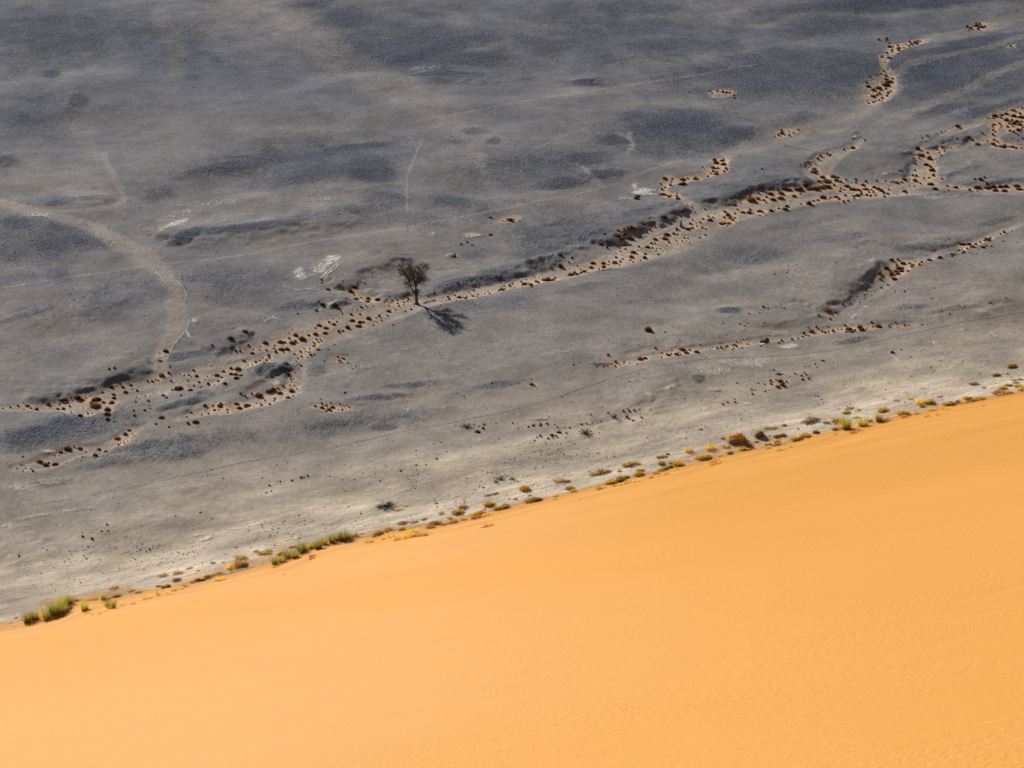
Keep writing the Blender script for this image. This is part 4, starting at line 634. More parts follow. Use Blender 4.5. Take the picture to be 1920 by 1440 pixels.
# ------------------------------------------------------------------ plant prototypes (unit width, base at the origin)
class MB:
    def __init__(s): s.v = []; s.f = []; s.m = []
    def add(s, vs, fs, mi=0):
        o = len(s.v); s.v += [tuple(p) for p in vs]; s.f += [tuple(i + o for i in f) for f in fs]; s.m += [mi] * len(fs)
    def blade(s, p, d, L, w, bend=0.3, seg=2, mi=0):
        d = np.array(d, float); d /= np.linalg.norm(d)
        side = np.cross(d, (0, 0, 1)); n = np.linalg.norm(side)
        side = np.array((1, 0, 0)) if n < 1e-3 else side / n
        a = random.uniform(0, math.pi); up = np.cross(side, d); side = side * math.cos(a) + up * math.sin(a)
        pts = []; q = np.array(p, float)
        for i in range(seg + 1):
            ww = w * (1 - i / seg) * 0.5 + 0.0006
            pts += [q - side * ww, q + side * ww]
            q = q + d * L / seg
            hd = np.array((d[0], d[1], 0)); d = d + np.array((0, 0, -bend / seg)) + hd * bend * 0.4 / seg; d /= np.linalg.norm(d)
        s.add(pts, [(2 * i, 2 * i + 1, 2 * i + 3, 2 * i + 2) for i in range(seg)], mi)
    def tube(s, pts, rad, n=5, mi=0):
        pts = [np.array(p, float) for p in pts]; ring = []
        for i, p in enumerate(pts):
            t = pts[min(i + 1, len(pts) - 1)] - pts[max(i - 1, 0)]; t /= np.linalg.norm(t) + 1e-9
            a = np.cross(t, (0.3, 0.2, 0.93)); a /= np.linalg.norm(a) + 1e-9; b = np.cross(t, a)
            ring.append([p + (a * math.cos(2 * math.pi * k / n) + b * math.sin(2 * math.pi * k / n)) * rad[i] for k in range(n)])
        vs = [q for r in ring for q in r]
        fs = [(i * n + k, i * n + (k + 1) % n, (i + 1) * n + (k + 1) % n, (i + 1) * n + k) for i in range(len(pts) - 1) for k in range(n)]
        fs.append(tuple(range((len(pts) - 1) * n, len(pts) * n)))
        s.add(vs, fs, mi)
    def lump(s, c, r, seed, mi=0):
        """small uneven mound"""
        n1, n2 = 9, 4; vs = []; rr = np.random.default_rng(seed)
        for j in range(n2):
            el = j / n2 * math.pi / 2
            for i in range(n1):
                a = 2 * math.pi * (i + 0.5 * (j % 2)) / n1; k = 1 + rr.uniform(-0.22, 0.22)
                vs.append((c[0] + r[0] * k * math.cos(a) * math.cos(el), c[1] + r[1] * k * math.sin(a) * math.cos(el), c[2] + r[2] * k * math.sin(el)))
        vs.append((c[0], c[1], c[2] + r[2]))
        fs = [(j * n1 + i, j * n1 + (i + 1) % n1, (j + 1) * n1 + (i + 1) % n1, (j + 1) * n1 + i) for j in range(n2 - 1) for i in range(n1)]
        fs += [((n2 - 1) * n1 + i, (n2 - 1) * n1 + (i + 1) % n1, n2 * n1) for i in range(n1)]
        s.add(vs, fs, mi)
    def mesh(s, name, *mats):
        me = bpy.data.meshes.new(name); me.from_pydata(s.v, [], s.f)
        for m in mats: me.materials.append(m)
        me.polygons.foreach_set("material_index", s.m); me.update(); return me

def bush_mesh(name, mat, seed, n=170, h=0.55, lumps=3, leaf=0.07, spread=1.0, L=0.5):
    random.seed(seed); mb = MB()
    for k in range(lumps):
        a = random.uniform(0, 6.28); r = random.uniform(0, 0.2) * spread
        mb.lump((r * math.cos(a), r * math.sin(a) , -0.04), (0.30 * spread, 0.26 * spread, h * random.uniform(0.6, 0.85)), seed * 10 + k)
    for k in range(n):
        a = random.uniform(0, 2 * math.pi); el = math.asin(random.uniform(0.02, 1)) ; rr = random.uniform(0.05, 0.25)
        d = (math.cos(a) * math.cos(el), math.sin(a) * math.cos(el), math.sin(el) * 0.9 + 0.08)
        p = (d[0] * rr * spread, d[1] * rr * spread, d[2] * rr * 0.7 * h)
        ln = L * random.uniform(0.6, 1.1) * (1.0 if d[2] < 0.6 else h / 0.55)
        mb.blade(p, d, ln * 0.75, leaf, random.uniform(0, 0.5), 2)
    for k in range(n // 2):                       # leaf clumps on the outside
        a = random.uniform(0, 2 * math.pi); el = math.asin(random.uniform(0, 1)); k2 = random.uniform(0.75, 1.05)
        c = np.array((0.42 * spread * k2 * math.cos(a) * math.cos(el), 0.42 * spread * k2 * math.sin(a) * math.cos(el), h * 0.85 * k2 * math.sin(el)))
        u1 = np.random.default_rng(seed * 1000 + k).normal(size=(3, 3)) * leaf * 0.7
        mb.add([c + u1[0], c + u1[1], c + u1[2]], [(0, 1, 2)])
    return mb.mesh(name, mat)

def grass_mesh(name, mat, seed, n=150, h=0.9, lean=0.5, w=0.03, rad=0.22, bend=0.35, core=True):
    random.seed(seed); mb = MB()
    if core: mb.lump((0, 0, -0.05), (rad * 1.2, rad * 1.1, h * 0.28), seed)
    for k in range(n):
        a = random.uniform(0, 2 * math.pi); r = rad * math.sqrt(random.random())
        out = random.gauss(0, lean)
        a2 = a + random.gauss(0, 0.5)
        d = (math.cos(a2) * abs(out), math.sin(a2) * abs(out), 1)
        mb.blade((r * math.cos(a), r * math.sin(a), -0.03), d, h * random.uniform(0.45, 1.1), w, bend, 3)
    return mb.mesh(name, mat)

def twig_mesh(name, mat, seed, n=60, h=0.5):
    random.seed(seed); mb = MB()
    for k in range(n):
        a = random.uniform(0, 2 * math.pi); el = random.uniform(0.1, 1.2); L = random.uniform(0.3, 0.55)
        p = np.array((random.gauss(0, .06), random.gauss(0, .05), -0.02)); d = np.array((math.cos(a) * math.cos(el), math.sin(a) * math.cos(el), math.sin(el) * h / 0.5))
        pts = [p]; q = p
        for i in range(3):
            q = q + d * L / 3 + np.array((random.gauss(0, .02), random.gauss(0, .02), random.gauss(0, .015))); pts.append(q)
            if i: mb.blade(q, d + np.array((random.gauss(0, .6), random.gauss(0, .6), random.gauss(0, .3))), 0.16, 0.018, 0, 1)
        mb.tube(pts, [0.014, 0.011, 0.008, 0.004], 3)
    return mb.mesh(name, mat)

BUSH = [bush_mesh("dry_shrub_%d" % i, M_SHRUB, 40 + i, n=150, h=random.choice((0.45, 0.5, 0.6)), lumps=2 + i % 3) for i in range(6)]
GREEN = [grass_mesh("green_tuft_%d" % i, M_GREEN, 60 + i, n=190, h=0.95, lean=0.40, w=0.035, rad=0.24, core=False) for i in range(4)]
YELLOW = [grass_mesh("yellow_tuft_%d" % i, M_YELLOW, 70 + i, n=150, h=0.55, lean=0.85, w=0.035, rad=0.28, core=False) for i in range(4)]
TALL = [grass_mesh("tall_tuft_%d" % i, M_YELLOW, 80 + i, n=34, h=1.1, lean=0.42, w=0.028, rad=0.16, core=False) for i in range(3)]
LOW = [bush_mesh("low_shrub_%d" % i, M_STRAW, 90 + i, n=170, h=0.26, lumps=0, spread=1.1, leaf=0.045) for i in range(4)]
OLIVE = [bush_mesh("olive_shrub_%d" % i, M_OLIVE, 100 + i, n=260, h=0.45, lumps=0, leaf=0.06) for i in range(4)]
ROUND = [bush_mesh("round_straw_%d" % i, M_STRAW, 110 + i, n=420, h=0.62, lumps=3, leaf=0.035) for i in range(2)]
TWIG = [twig_mesh("twig_bush_%d" % i, M_TWIG, 120 + i) for i in range(3)]

def put(name, me, x, y, z, size, label, cat, group=None, hs=1.0, rz=None, stretch=1.0, parent=None):
    o = bpy.data.objects.new(name, me); C.objects.link(o)
    o.location = (x, y, z); o.rotation_euler = (0, 0, random.uniform(0, 6.28) if rz is None else rz)
    o.scale = (size * stretch, size, size * hs)
    o["label"] = label; o["category"] = cat
    if group: o["group"] = group
    return o

def px_m(y): return math.hypot(y, CAM_H) / FPX

# (u range, v range, where) : first match names the stand
STANDS = [
 (0,115,800,880,"on the sand streak at the lower far left"), (115,330,790,880,"on the lower left streak by the salt crust"),
 (-50,140,700,800,"at the far left end of the long dry wash"), (140,250,690,790,"around the darkest dome shrubs of the wash"),
 (250,400,620,800,"in the wash below the mouth of the pale lane"), (300,420,780,830,"in the wash below the mouth of the pale lane"),
 (380,560,725,790,"in the lower left arm below the gravel island"), (525,575,660,725,"beside the dark gravel island left of the tree"),
 (395,530,620,725,"in the wash upper left of the dark gravel island"), (530,620,555,670,"in the densest stretch left of the tree"),
 (620,680,660,690,"in the small round patch below the wash"), (580,670,745,775,"in the isolated patch past the lower left arm"),
 (600,780,515,562,"on the side gully just left of the bare tree"), (620,790,562,625,"between the dark gravel island and the tree"),
 (830,1000,400,480,"on small sand spots on the plain above and right of the tree"),
 (780,960,505,575,"in the wash directly right of the bare tree"), (960,1125,455,545,"in the middle stretch of the wash right of the tree"),
 (1110,1215,420,480,"in the dark hollow under the terrace bank"), (1110,1240,440,500,"on the lower side of the wash below the dark hollow"),
 (1225,1375,280,400,"on the small hooked side wash above the main wash"), (1180,1225,340,380,"by the white salt crust above the wash"),
 (1215,1345,400,470,"in the broad sandy widening of the main wash"), (1340,1500,360,430,"along the pale rut of the main wash"),
 (1340,1530,330,380,"under the long shaded terrace edge"), (1440,1510,235,262,"on the small sand spot above the left loop"),
 (1490,1580,280,335,"in the left loop of the side wash"), (1570,1640,255,285,"in the left loop of the side wash"),
 (1520,1680,325,395,"where the left loop joins the main wash"), (1680,1780,240,345,"in the broad right loop of the side wash"), (1680,1790,320,375,"where the right loop joins the main wash"),
 (1780,1930,195,265,"in the dense stand at the upper right edge"), (1780,1930,265,285,"along the arm below the dense right stand"), (1780,1930,320,370,"along the main wash at the right edge"),
 (1640,1740,60,120,"on the upper patch of the far right wash"), (1600,1690,120,200,"on the lower patch of the far right wash"), (1790,1930,30,100,"on the far upper right sand spots"),
 (1290,1400,160,195,"on the small far sand streak"), (1650,1725,480,530,"in the thick stand on the right middle sand streak"), (1725,1930,415,500,"along the thin end of the right middle streak"), (1590,1660,510,580,"on the loose lower end of the right middle streak"),
 (1540,1600,570,605,"between the two right middle streaks"), (1560,1760,595,620,"on the right part of the long lower streak"), (1420,1560,600,660,"on the middle part of the long lower streak"),
 (1330,1430,630,665,"on the left middle part of the long lower streak"), (1110,1330,640,705,"on the left part of the long lower streak"), (1500,1590,660,720,"on bare gravel at the lower right"),
 (1400,1500,690,745,"in the compact lower right cluster on bare gravel"), (1200,1240,610,630,"beside its own small sand spot"), (990,1130,780,840,"in the loose group in front of the spiny bush"),
 (1130,1220,760,795,"in the small group around the dark twiggy shrub"), (860,930,785,815,"around the twiggy shrub at the lower middle"), (480,600,885,925,"in the short curved row of shrubs on bare gravel"),
 (140,215,980,1015,"in the little group at the lower left of the plain")]
def stand(u, v):
    for a, b, c, d, t in STANDS:
        if a <= u < b and c <= v < d: return t
    if v < 560: return "alone on the dark upper plain"
    if u > 1300: return "alone on the gravel right of the middle"
    return "alone on the open gravel of the lower plain"

NAMED = {  # nearest listed shrub gets its own label
 (178,754):"largest shrub, a dark dome at the left end of the wash",(180,742):"wide brown shrub on orange sand just behind the darkest dome shrub",(335,725):"big dark forked shrub with a white stone patch at its left",
 (127,835):"big rounded shrub right of the white salt crust at lower left",(74,860):"left one of three big shrubs on the lowest left sand streak",(86,866):"middle one of three big shrubs on the lowest left sand streak",(103,864):"right one of three big shrubs on the lowest left sand streak",
 (201,768):"shrub with a fan of orange sand on its right, below the dark dome shrubs",(432,639):"dark shrub alone on the bank above the wash, left of the tree",(460,628):"dark shrub with long shadow at the foot of the stony plain, left of the tree",
 (485,739):"big shrub at the left of the trio under the dark gravel island",(505,731):"middle shrub of the trio under the dark gravel island",(525,733):"right shrub of the trio under the dark gravel island",
 (1182,435):"largest dark thicket in the hollow under the terrace bank",(1408,380):"widest dark shrub along the main wash below the terrace",(1526,320):"big dark shrub at the foot of the left loop",
 (1647,607):"big shrub with orange sand at the right end of the long lower streak",(1553,583):"dark shrub on orange sand between the two right streaks",(1521,616):"dark shrub where the lower streak bends up to the right",
 (1279,660):"biggest shrub at the middle of the long lower streak, bright orange edge",(1432,639):"big spiky shrub above a white salt spot",(1216,624):"dark flat shrub with pale sand behind it, alone above the long streak",
 (1673,659):"single dark shrub above a white salt line at the lower right",(875,799):"wide grey twiggy bush on the lower plain",(1097,814):"large round spiny bush on the lower plain near the dune",(1152,786):"dark ragged shrub among small ones near the dune foot",
 (850,476):"dark shrub under a gravel hump up and right of the tree",(1762,485):"single yellow-brown shrub on the thin right streak",(957,415):"shrub on the far small sand spot above the terrace",(919,439):"lone orange shrub right of the white salt spot",
 (62,1043):"shrub alone on the ripples at the lower left edge",(376,962):"single small shrub alone on the beige flat above the dune foot",(698,615):"",}

sh = read(SHRUBS)
seen = []; uniq = []
for s in sh:                                    # the tiles overlap: keep one of each
    if any(abs(s[0] - q[0]) < 2.2 and abs(s[1] - q[1]) < 1.6 for q in seen): continue
    seen.append(s); uniq.append(s)
uniq.sort(key=lambda s: -s[2])
sx_, sy_ = on_plain([s[0] for s in uniq], [s[1] + 0.8 for s in uniq])
sz_ = land(sx_, sy_)[0]
named_of = {}
for (nu, nv), t in NAMED.items():
    if not t: continue
    j = min(range(len(uniq)), key=lambda i: math.hypot(uniq[i][0] - nu, uniq[i][1] - nv) - 0.05 * uniq[i][2])
    named_of.setdefault(j, t)
MAXN = 300
order = sorted(range(len(uniq)), key=lambda i: (i not in named_of, i))[:MAXN]
tiny = [i for i in range(len(uniq)) if i not in set(order)]
random.seed(3)
for i in order:
    u, v, s, _ = uniq[i]; w = s * px_m(sy_[i]) * 1.0
    kind = "small" if s < 10.5 else "large"
    where = stand(u, v)
    me = random.choice(BUSH)
    if (abs(u - 875) < 6 and abs(v - 799) < 6) or (abs(u - 1097) < 6 and abs(v - 814) < 6): me = TWIG[0]; w *= 1.1
    elif abs(u - 1152) < 4 and abs(v - 786) < 4: me = TWIG[1]
    lab = named_of.get(i, "%s dry brown shrub %s" % (kind, where))
    hs = random.uniform(0.85, 1.25) * (0.8 if s > 12 else 1.0)
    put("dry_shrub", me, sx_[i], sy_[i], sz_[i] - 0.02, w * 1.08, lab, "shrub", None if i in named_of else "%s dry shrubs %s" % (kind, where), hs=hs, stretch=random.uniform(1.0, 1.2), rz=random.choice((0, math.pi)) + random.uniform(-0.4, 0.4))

# the hundreds of smaller shrubs, too many to list: one object
def merged(name, mats, items, protos):
    """items: x, y, z, width, height factor, proto index"""
    V = []; F = []; off = 0
    base = []
    for me in protos:
        a = np.zeros(len(me.vertices) * 3); me.vertices.foreach_get("co", a)
        base.append((a.reshape(-1, 3), [tuple(p.vertices) for p in me.polygons]))
    for (x, y, z, w, h, k) in items:
        a, f = base[k]; t = random.uniform(0, 6.28); c, s = math.cos(t), math.sin(t)
        X = a[:, 0] * c - a[:, 1] * s; Y = a[:, 0] * s + a[:, 1] * c
        V.append(np.stack([x + X * w, y + Y * w, z + a[:, 2] * w * h], -1))
        F += [tuple(i + off for i in p) for p in f]; off += len(a)
    me = bpy.data.meshes.new(name); me.from_pydata(np.concatenate(V).tolist(), [], F)
    for m in mats: me.materials.append(m)
    me.update(); o = bpy.data.objects.new(name, me); C.objects.link(o); return o
def scrub_mesh(seed):
    random.seed(seed); mb = MB(); mb.lump((0, 0, -0.05), (0.34, 0.3, 0.42), seed)
    for k in range(16):
        a = random.uniform(0, 6.28); el = random.uniform(0.15, 1.3)
        mb.blade((0, 0, 0.02), (math.cos(a) * math.cos(el), math.sin(a) * math.cos(el), math.sin(el)), random.uniform(0.4, 0.65), 0.14, 0.3, 1)
    return mb.mesh("scrub", M_SCRUB)
SCRUB = [scrub_mesh(200 + i) for i in range(4)]
items = [(sx_[i], sy_[i], sz_[i] - 0.02, uniq[i][2] * px_m(sy_[i]) * 1.1, random.uniform(0.8, 1.3), random.randrange(4)) for i in tiny]
# seedlings between them, wherever the soil is sandy
cand = rng.random((60000, 2)); cu = cand[:, 0] * 1960 - 20; cv = 30 + cand[:, 1] * 880
cx, cy = on_plain(cu, cv); L_ = land(cx, cy)
clump = fbm(cx / 4.0, cy / 4.0, 41, 2)
dens = np.clip(L_[1] - 0.45, 0, 1) * sstep(-0.15, 0.35, clump)
keep = rng.random(len(cx)) < dens * 0.085 * (300 / cy) ** -1.0
for i in np.nonzero(keep)[0]:
    items.append((cx[i], cy[i], L_[0][i] - 0.02, float(rng.uniform(0.12, 0.30)), random.uniform(0.8, 1.3), random.randrange(4)))
print("shrubs", len(uniq), "seedlings", int(keep.sum()))
scr = merged("small_shrubs", [M_SCRUB], items, SCRUB); scr["kind"] = "stuff"
scr["label"] = "scatter of tiny brown dry shrubs dotted over the sandy washes"; scr["category"] = "shrubs"

# loose stones over the gravel, thicker in the dark patches
M_ROCK, nt, bs = new_mat("dark_stone"); g = NT(nt); gp = g.n("ShaderNodeNewGeometry")
nt.links.new(g.mix(g.ramp(g.noise(gp.outputs["Position"], 0.9, 3), .4, .65), (0.035, 0.037, 0.045), (0.13, 0.125, 0.125)), bs.inputs["Base Color"])
def stone_mesh(seed):
    mb = MB(); mb.lump((0, 0, -0.12), (0.5, 0.4, 0.45), seed); return mb.mesh("stone", M_ROCK)
STN = [stone_mesh(300 + i) for i in range(3)]
cand = rng.random((60000, 2)); cu = cand[:, 0] * 1980 - 30; cv = -10 + cand[:, 1] * 1150
cx, cy = on_plain(cu, cv); L_ = land(cx, cy)
fz = np.exp(-((L_[8] - 7) / 5.0) ** 2) * (fbm(cx / 5, cy / 5, 91, 3) > 0.02)
pr = (0.05 + 0.30 * L_[2] + 0.42 * fz) * (1 - sstep(0.3, 0.7, L_[1])) * (L_[8] > 1.5) * (0.5 + 0.9 * (fbm(cx / 6, cy / 6, 47, 2) > 0))
keep = rng.random(len(cx)) < pr
its = [(cx[i], cy[i], L_[0][i], float(rng.uniform(0.08, 0.17) + 0.12 * rng.random() ** 6), random.uniform(0.6, 1.1), random.randrange(3)) for i in np.nonzero(keep)[0]]
stn = merged("loose_stones", [M_ROCK], its, STN); stn["kind"] = "stuff"; stn["label"] = "small dark stones strewn over the gravel plain"; stn["category"] = "stones"
print("stones", len(its))

# ------------------------------------------------------------------ tufts at the dune foot
KIND = {
 'g': (GREEN, "green_grass_tuft", "green topped grass tuft", "grass", 1.0), 't': (TALL, "thin_grass_tuft", "thin yellow grass tuft", "grass", 1.0),
 'y': (YELLOW, "yellow_grass_tuft", "yellow dry grass tuft", "grass", 1.0), 'l': (LOW, "low_shrub", "low straw coloured shrub", "shrub", 1.0),
 'o': (OLIVE, "olive_shrub", "olive brown shrub", "shrub", 1.0), 'r': (ROUND, "round_shrub", "round pale straw shrub", "shrub", 1.0), 'w': (TWIG, "twig_shrub", "bare grey twiggy shrub", "shrub", 1.0)}
FOOTZONE = [(0, 75, "at the very left end"), (75, 145, "in the big green clump at the left"), (145, 232, "just right of the big green clump"), (232, 360, "in the yellow fringe past the green clump"),
 (360, 440, "left of the curved straw ridge"), (440, 506, "beside the curved straw ridge"), (506, 660, "in the slanting green row"), (660, 735, "just right of the slanting green row"), (735, 810, "in the yellow clumps beyond the green row"), (810, 900, "left of the dark middle clump"),
 (900, 960, "in the dark middle clump"), (960, 1060, "right of the dark middle clump"), (1060, 1160, "along the slanting dark streak"), (1160, 1260, "right of the slanting dark streak"), (1260, 1345, "left of the round straw bush"),
 (1345, 1440, "around the round straw bush"), (1440, 1530, "around the two dark brown mounds"), (1530, 1640, "by the yellow green pair"), (1640, 1720, "beyond the yellow green pair"), (1720, 1800, "left of the right hand yellow clump"), (1800, 1860, "in the dense right hand yellow clump"), (1860, 1960, "at the very right end")]
tf = read(TUFTS); tf = [t for n, t in enumerate(tf) if not any(abs(t[0] - q[0]) < 2 and abs(t[1] - q[1]) < 2 for q in tf[:n])]
P = place([t[0] for t in tf], [t[1] for t in tf])
P[:, 2] = surf_z(P[:, 0], P[:, 1])
tufts = []
for (u, v, s, k), p in zip(tf, P):
    lst, nm, lab, cat, hs = KIND[k]
    w = s * px_m(p[1]); ze = FOOTZONE[-1][2]
    for a, b, t in FOOTZONE:
        if a <= u < b: ze = t
    onsand = "on orange sand " if foot_dist(np.array([p[0]]), np.array([p[1]]))[0] > 0 else "on the flat "
    tufts.append((u, v, s, k, p, w, nm, "%s %s%s" % (lab, onsand, ze), cat, hs, lst))
from collections import Counter
cnt = Counter(t[7] for t in tufts)
UNI = {(1382, 828): "biggest round straw coloured bush standing on the flat right of the middle", (1424, 818): "second round straw bush, smaller, up and right of the biggest one",
       (1492, 823): "dark brown mound shrub, left one of the pair on the sand edge", (1511, 817): "dark brown mound shrub, right one of the pair on the sand edge"}
for (u, v, s, k, p, w, nm, lab, cat, hs, lst) in tufts:
    grp = None
    for (a, b), t in UNI.items():
        if abs(u - a) < 3 and abs(v - b) < 3: lab = t; break
    else:
        if cnt[lab] > 1: grp = lab.replace(" tuft", " tufts").replace(" shrub", " shrubs")
    put(nm, random.choice(lst), p[0], p[1], p[2] - 0.03, w * (1.55 if k == 'g' else 1.3), lab, cat, grp, hs=hs * random.uniform(0.75, 1.1) * (1.15 if k == 'g' else 1.0), stretch=random.uniform(1.0, 1.2) if k == 'g' else random.uniform(1.1, 1.75), rz=ANG + random.uniform(-0.35, 0.35) + random.choice((0, math.pi)))

# ------------------------------------------------------------------ the bare tree
tx, ty = on_plain(781, 565.5); tx = float(tx); ty = float(ty); tz = float(land(np.array([tx]), np.array([ty]))[0][0])
tree = bpy.data.objects.new("bare_tree", None); C.objects.link(tree); tree.location = (tx, ty, tz)
print('tree z', tz); tree.scale = (0.94, 0.94, 0.94)
tree["label"] = "single bare acacia tree with a leaning crown beside the dry wash"; tree["category"] = "tree"
def T(zx, zy, y=0.0): return np.array(((zx - 655) / 8 * 0.0708, y, (840 - zy) / 8 * 0.0764))
random.seed(11)
def child(name, mb, mat, label=None):
    o = bpy.data.objects.new(name, mb.mesh(name, mat)); C.objects.link(o); o.parent = tree
    for p in o.data.polygons: p.use_smooth = True
    if label: o["label"] = label
    return o
mb = MB()
mb.tube([T(655, 848), T(656, 835), T(657, 800), T(655, 750), T(654, 715), T(650, 688)], [0.36, 0.27, 0.215, 0.20, 0.19, 0.20], 12)
for a in range(6):
    q = a * 1.05 + 0.3; mb.tube([(0.1 * math.cos(q), 0.1 * math.sin(q), 0.22), (0.3 * math.cos(q), 0.3 * math.sin(q), 0.05), (0.52 * math.cos(q), 0.52 * math.sin(q), -0.06)], [0.12, 0.09, 0.03], 6)
child("trunk", mb, M_BARK)
LIMBS = [
 ([T(650, 700), T(630, 655, -.1), T(600, 610, -.25), T(572, 560, -.4), T(558, 500, -.5), T(548, 430, -.6), T(520, 365, -.8), T(485, 300, -1.0)], .135),
 ([T(652, 700), T(648, 640, .05), T(648, 590, .1), T(652, 530, .1), T(660, 460, 0), T(682, 400, -.1), T(705, 350, -.2), T(700, 290, -.3)], .15),
 ([T(648, 590, .1), T(630, 530, .4), T(610, 460, .7), T(590, 390, .9), T(560, 310, 1.1), T(540, 260, 1.3)], .085),
 ([T(652, 535, .1), T(640, 470, -.3), T(625, 400, -.5), T(615, 330, -.7), T(600, 260, -.8)], .08),
 ([T(655, 530, .1), T(690, 470, .5), T(720, 410, .9), T(745, 360, 1.2), T(765, 325, 1.4)], .08),
 ([T(655, 560, .1), T(690, 500, -.4), T(720, 440, -.9), T(740, 390, -1.2)], .065),
 ([T(558, 500, -.5), T(530, 460, -.2), T(505, 400, .1), T(470, 330, .3), T(440, 280, .4)], .06),
 ([T(572, 560, -.4), T(560, 500, -.9), T(570, 420, -1.3), T(575, 350, -1.6), T(560, 290, -1.9)], .06),
 ([T(650, 580, .1), T(680, 540, .7), T(710, 500, 1.2), T(745, 480, 1.6)], .055),
 ([T(648, 620, .05), T(640, 560, .6), T(620, 500, 1.2), T(600, 430, 1.7), T(590, 370, 2.0)], .06),
]
twb = MB()
def twigs(q, d, L, level):
    """forks until it is fine brush"""
    d = d / np.linalg.norm(d)
    pts = [q]; p = q; n = 3
    for i in range(n):
        d = d + np.array([random.gauss(0, .16) for _ in range(3)]) + np.array((-0.03, 0, 0.05)); d /= np.linalg.norm(d)
        p = p + d * L / n; pts.append(p)
    r0 = 0.024 * (0.66 ** (2 - level)) + 0.004
    twb.tube(pts, [r0 * (1 - 0.25 * i) for i in range(4)], 3)
    if level > 0:
        for k in range(5 if level > 1 else 6):
            i = random.choice((1, 2, 2, 3)); e = np.array([random.gauss(0, .7) for _ in range(3)])
            twigs(pts[i], d + e, L * random.uniform(0.5, 0.72), level - 1)
for pts, r in LIMBS:
    mb = MB(); n = len(pts)
    mb.tube(pts, [r * (1 - 0.82 * i / (n - 1)) for i in range(n)], 7)
    child("limb", mb, M_LIMB)
    for i in range(2, n):
        for k in range(4 if i < n - 1 else 6):
            base = pts[i - 1] + (pts[i] - pts[i - 1]) * random.random()
            ax = pts[i] - pts[i - 1]; ax /= np.linalg.norm(ax)
            out = base - np.array((-0.35, 0, base[2])); out = out / (np.linalg.norm(out) + .3)
            d = ax * 0.8 + out * 0.45 + np.array([random.gauss(0, .45) for _ in range(3)])
            if base[2] < 2.3: continue
            twigs(base, d, random.uniform(0.70, 1.0), 2)
child("crown", twb, M_TWIGS)
mb = MB(); low = [T(655, 705), T(685, 688, -.2), T(720, 684, -.5), T(762, 682, -.8), T(795, 664, -1.0), T(840, 652, -1.1), T(890, 640, -1.2)]
mb.tube(low, [.075, .06, .05, .042, .035, .025, .014], 6); keepb = twb; twb = MB()
for i in (4, 5, 5, 6, 6, 6):
    twigs(low[i], np.array((0.9, random.gauss(0, .5), random.gauss(-.25, .3))), 0.6, 2)
mb.add(twb.v, twb.f)
child("low_branch", mb, M_LIMB, "drooping low branch reaching right")

# ------------------------------------------------------------------ odd single things
def stick(u, v, L, ang, label, rad=0.05, forks=2):
    x, y = on_plain(u, v); x = float(x); y = float(y); z = surf_z(x, y)[0]
    mb = MB(); d = np.array((math.cos(ang), math.sin(ang), 0)); pts = [np.array((0, 0, .03)) + d * L * (t - .5) + np.array((0, 0, .08 * math.sin(t * 3.1))) + np.array((0, random.uniform(-.08, .08), 0)) for t in (0, .25, .5, .75, 1)]
    mb.tube(pts, [rad, rad * .85, rad * .7, rad * .55, rad * .3], 6)
    for k in range(forks):
        q = pts[1 + k]; e = q + np.array((math.cos(ang + .8), math.sin(ang + .8), .35)) * L * .28; mb.tube([q, (q + e) / 2 + np.array((0, 0, .05)), e], [rad * .5, rad * .4, rad * .15], 5)
    put("fallen_branch", mb.mesh("fallen_branch", M_TWIG), x, y, z, 1.0, label, "branch", None, rz=0.0)
stick(801, 562, 1.3, 0.7, "dead branch lying right of the tree foot, tilted up to the right", .09)
stick(814, 558.5, 0.9, -0.2, "short dead stick beyond the tilted dead branch, right of the tree")
stick(1121, 792, 1.5, 0.6, "long thin crooked branch on the gravel left of the ragged shrub", .035)
stick(1260, 610+8, 0.7, 2.2, "small thin stick alone above the long lower streak", .03, 1)
x, y = on_plain(1277, 425); x = float(x); y = float(y)
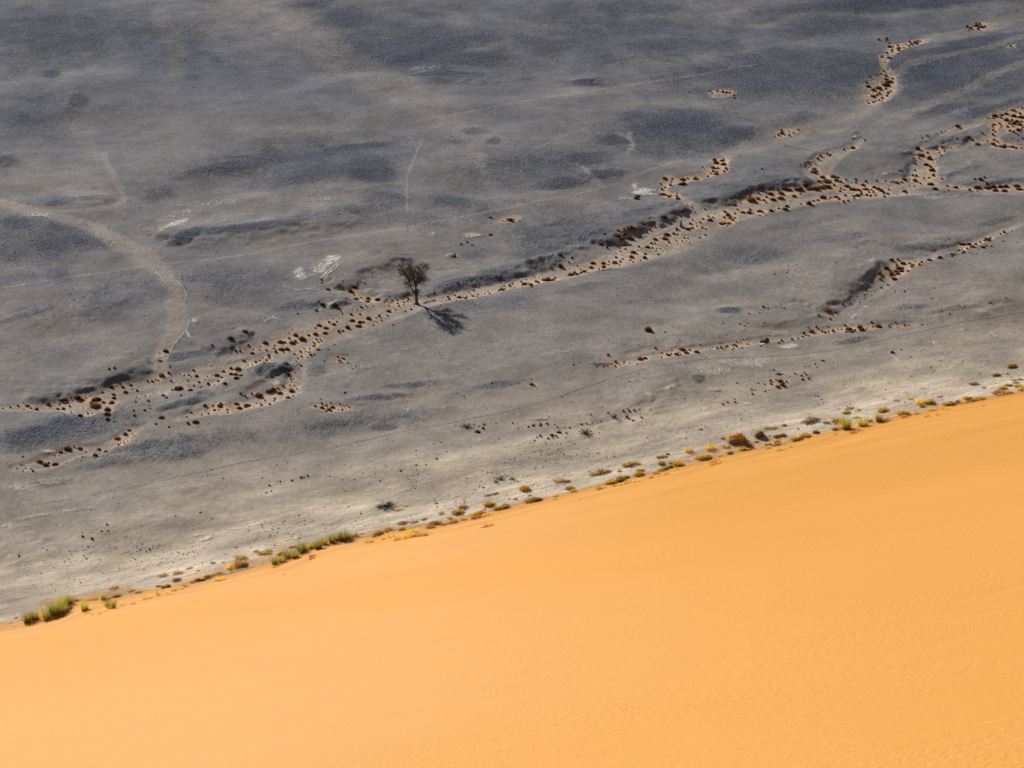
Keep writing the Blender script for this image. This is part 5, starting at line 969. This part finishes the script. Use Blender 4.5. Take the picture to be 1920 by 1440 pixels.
mb = MB(); mb.tube([(0, 0, -.05), (0.02, 0, .3), (-.02, .02, .7), (.05, 0, 1.05)], [.2, .15, .11, .03], 8)
mb.tube([(0, 0, .25), (-.18, .05, .42), (-.26, .05, .5)], [.09, .06, .02], 6); mb.tube([(0, 0, .1), (.3, -.1, .02), (.6, -.2, 0)], [.12, .07, .03], 6)
put("dead_stump", mb.mesh("dead_stump", M_TWIG), x, y, surf_z(x, y)[0], 1.05, "dark upright dead stump in the sandy widening of the main wash", "stump", None, rz=0)
for (u, v, s, lab) in ((868, 553, .42, "bright pale stone between two shrubs right of the tree"), (1034, 477.5, .5, "pale boulder on the terrace edge left of a rounded shrub"), (322, 727, .45, "whitish stone at the left of the big forked shrub"),
                       (861, 437, .3, "small white stone left of the white salt spot above the tree"), (909, 435, .26, "small white stone above the white salt spot")):
    x, y = on_plain(u, v); x = float(x); y = float(y)
    mb = MB(); mb.lump((0, 0, -.1), (.5, .36, .55), int(u)); mb.lump((.25, .1, -.1), (.28, .25, .3), int(v))
    put("pale_stone", mb.mesh("pale_stone", M_STONE), x, y, surf_z(x, y)[0], s, lab, "stone", None)


# ------------------------------------------------------------------ in small stands say which one, counted along the ground from left to right
def seen_u(o):
    x, y, z = o.location; depth = y * cp - (z - CAM_H) * sp
    return 960 + FPX * x / depth
stands_of = {}
for o in C.objects:
    if o.get("group") and o.parent is None: stands_of.setdefault(o["label"], []).append(o)
ORD = ["second", "third", "fourth", "fifth"]
for lab, os_ in stands_of.items():
    n = len(os_)
    if n < 2 or n > 9: continue
    os_.sort(key=seen_u)
    if any(seen_u(b) - seen_u(a) < 1.0 for a, b in zip(os_, os_[1:])): continue
    for i, o in enumerate(os_):
        if n == 2: pre = ("left", "right")[i]
        elif i == 0: pre = "leftmost"
        elif i == n - 1: pre = "rightmost"
        elif n == 3: pre = "middle"
        elif i < n / 2: pre = ORD[i - 1] + " from left,"
        else: pre = ORD[n - 2 - i] + " from right,"
        t = pre + " " + lab
        if len(t.split()) <= 16: o["label"] = t
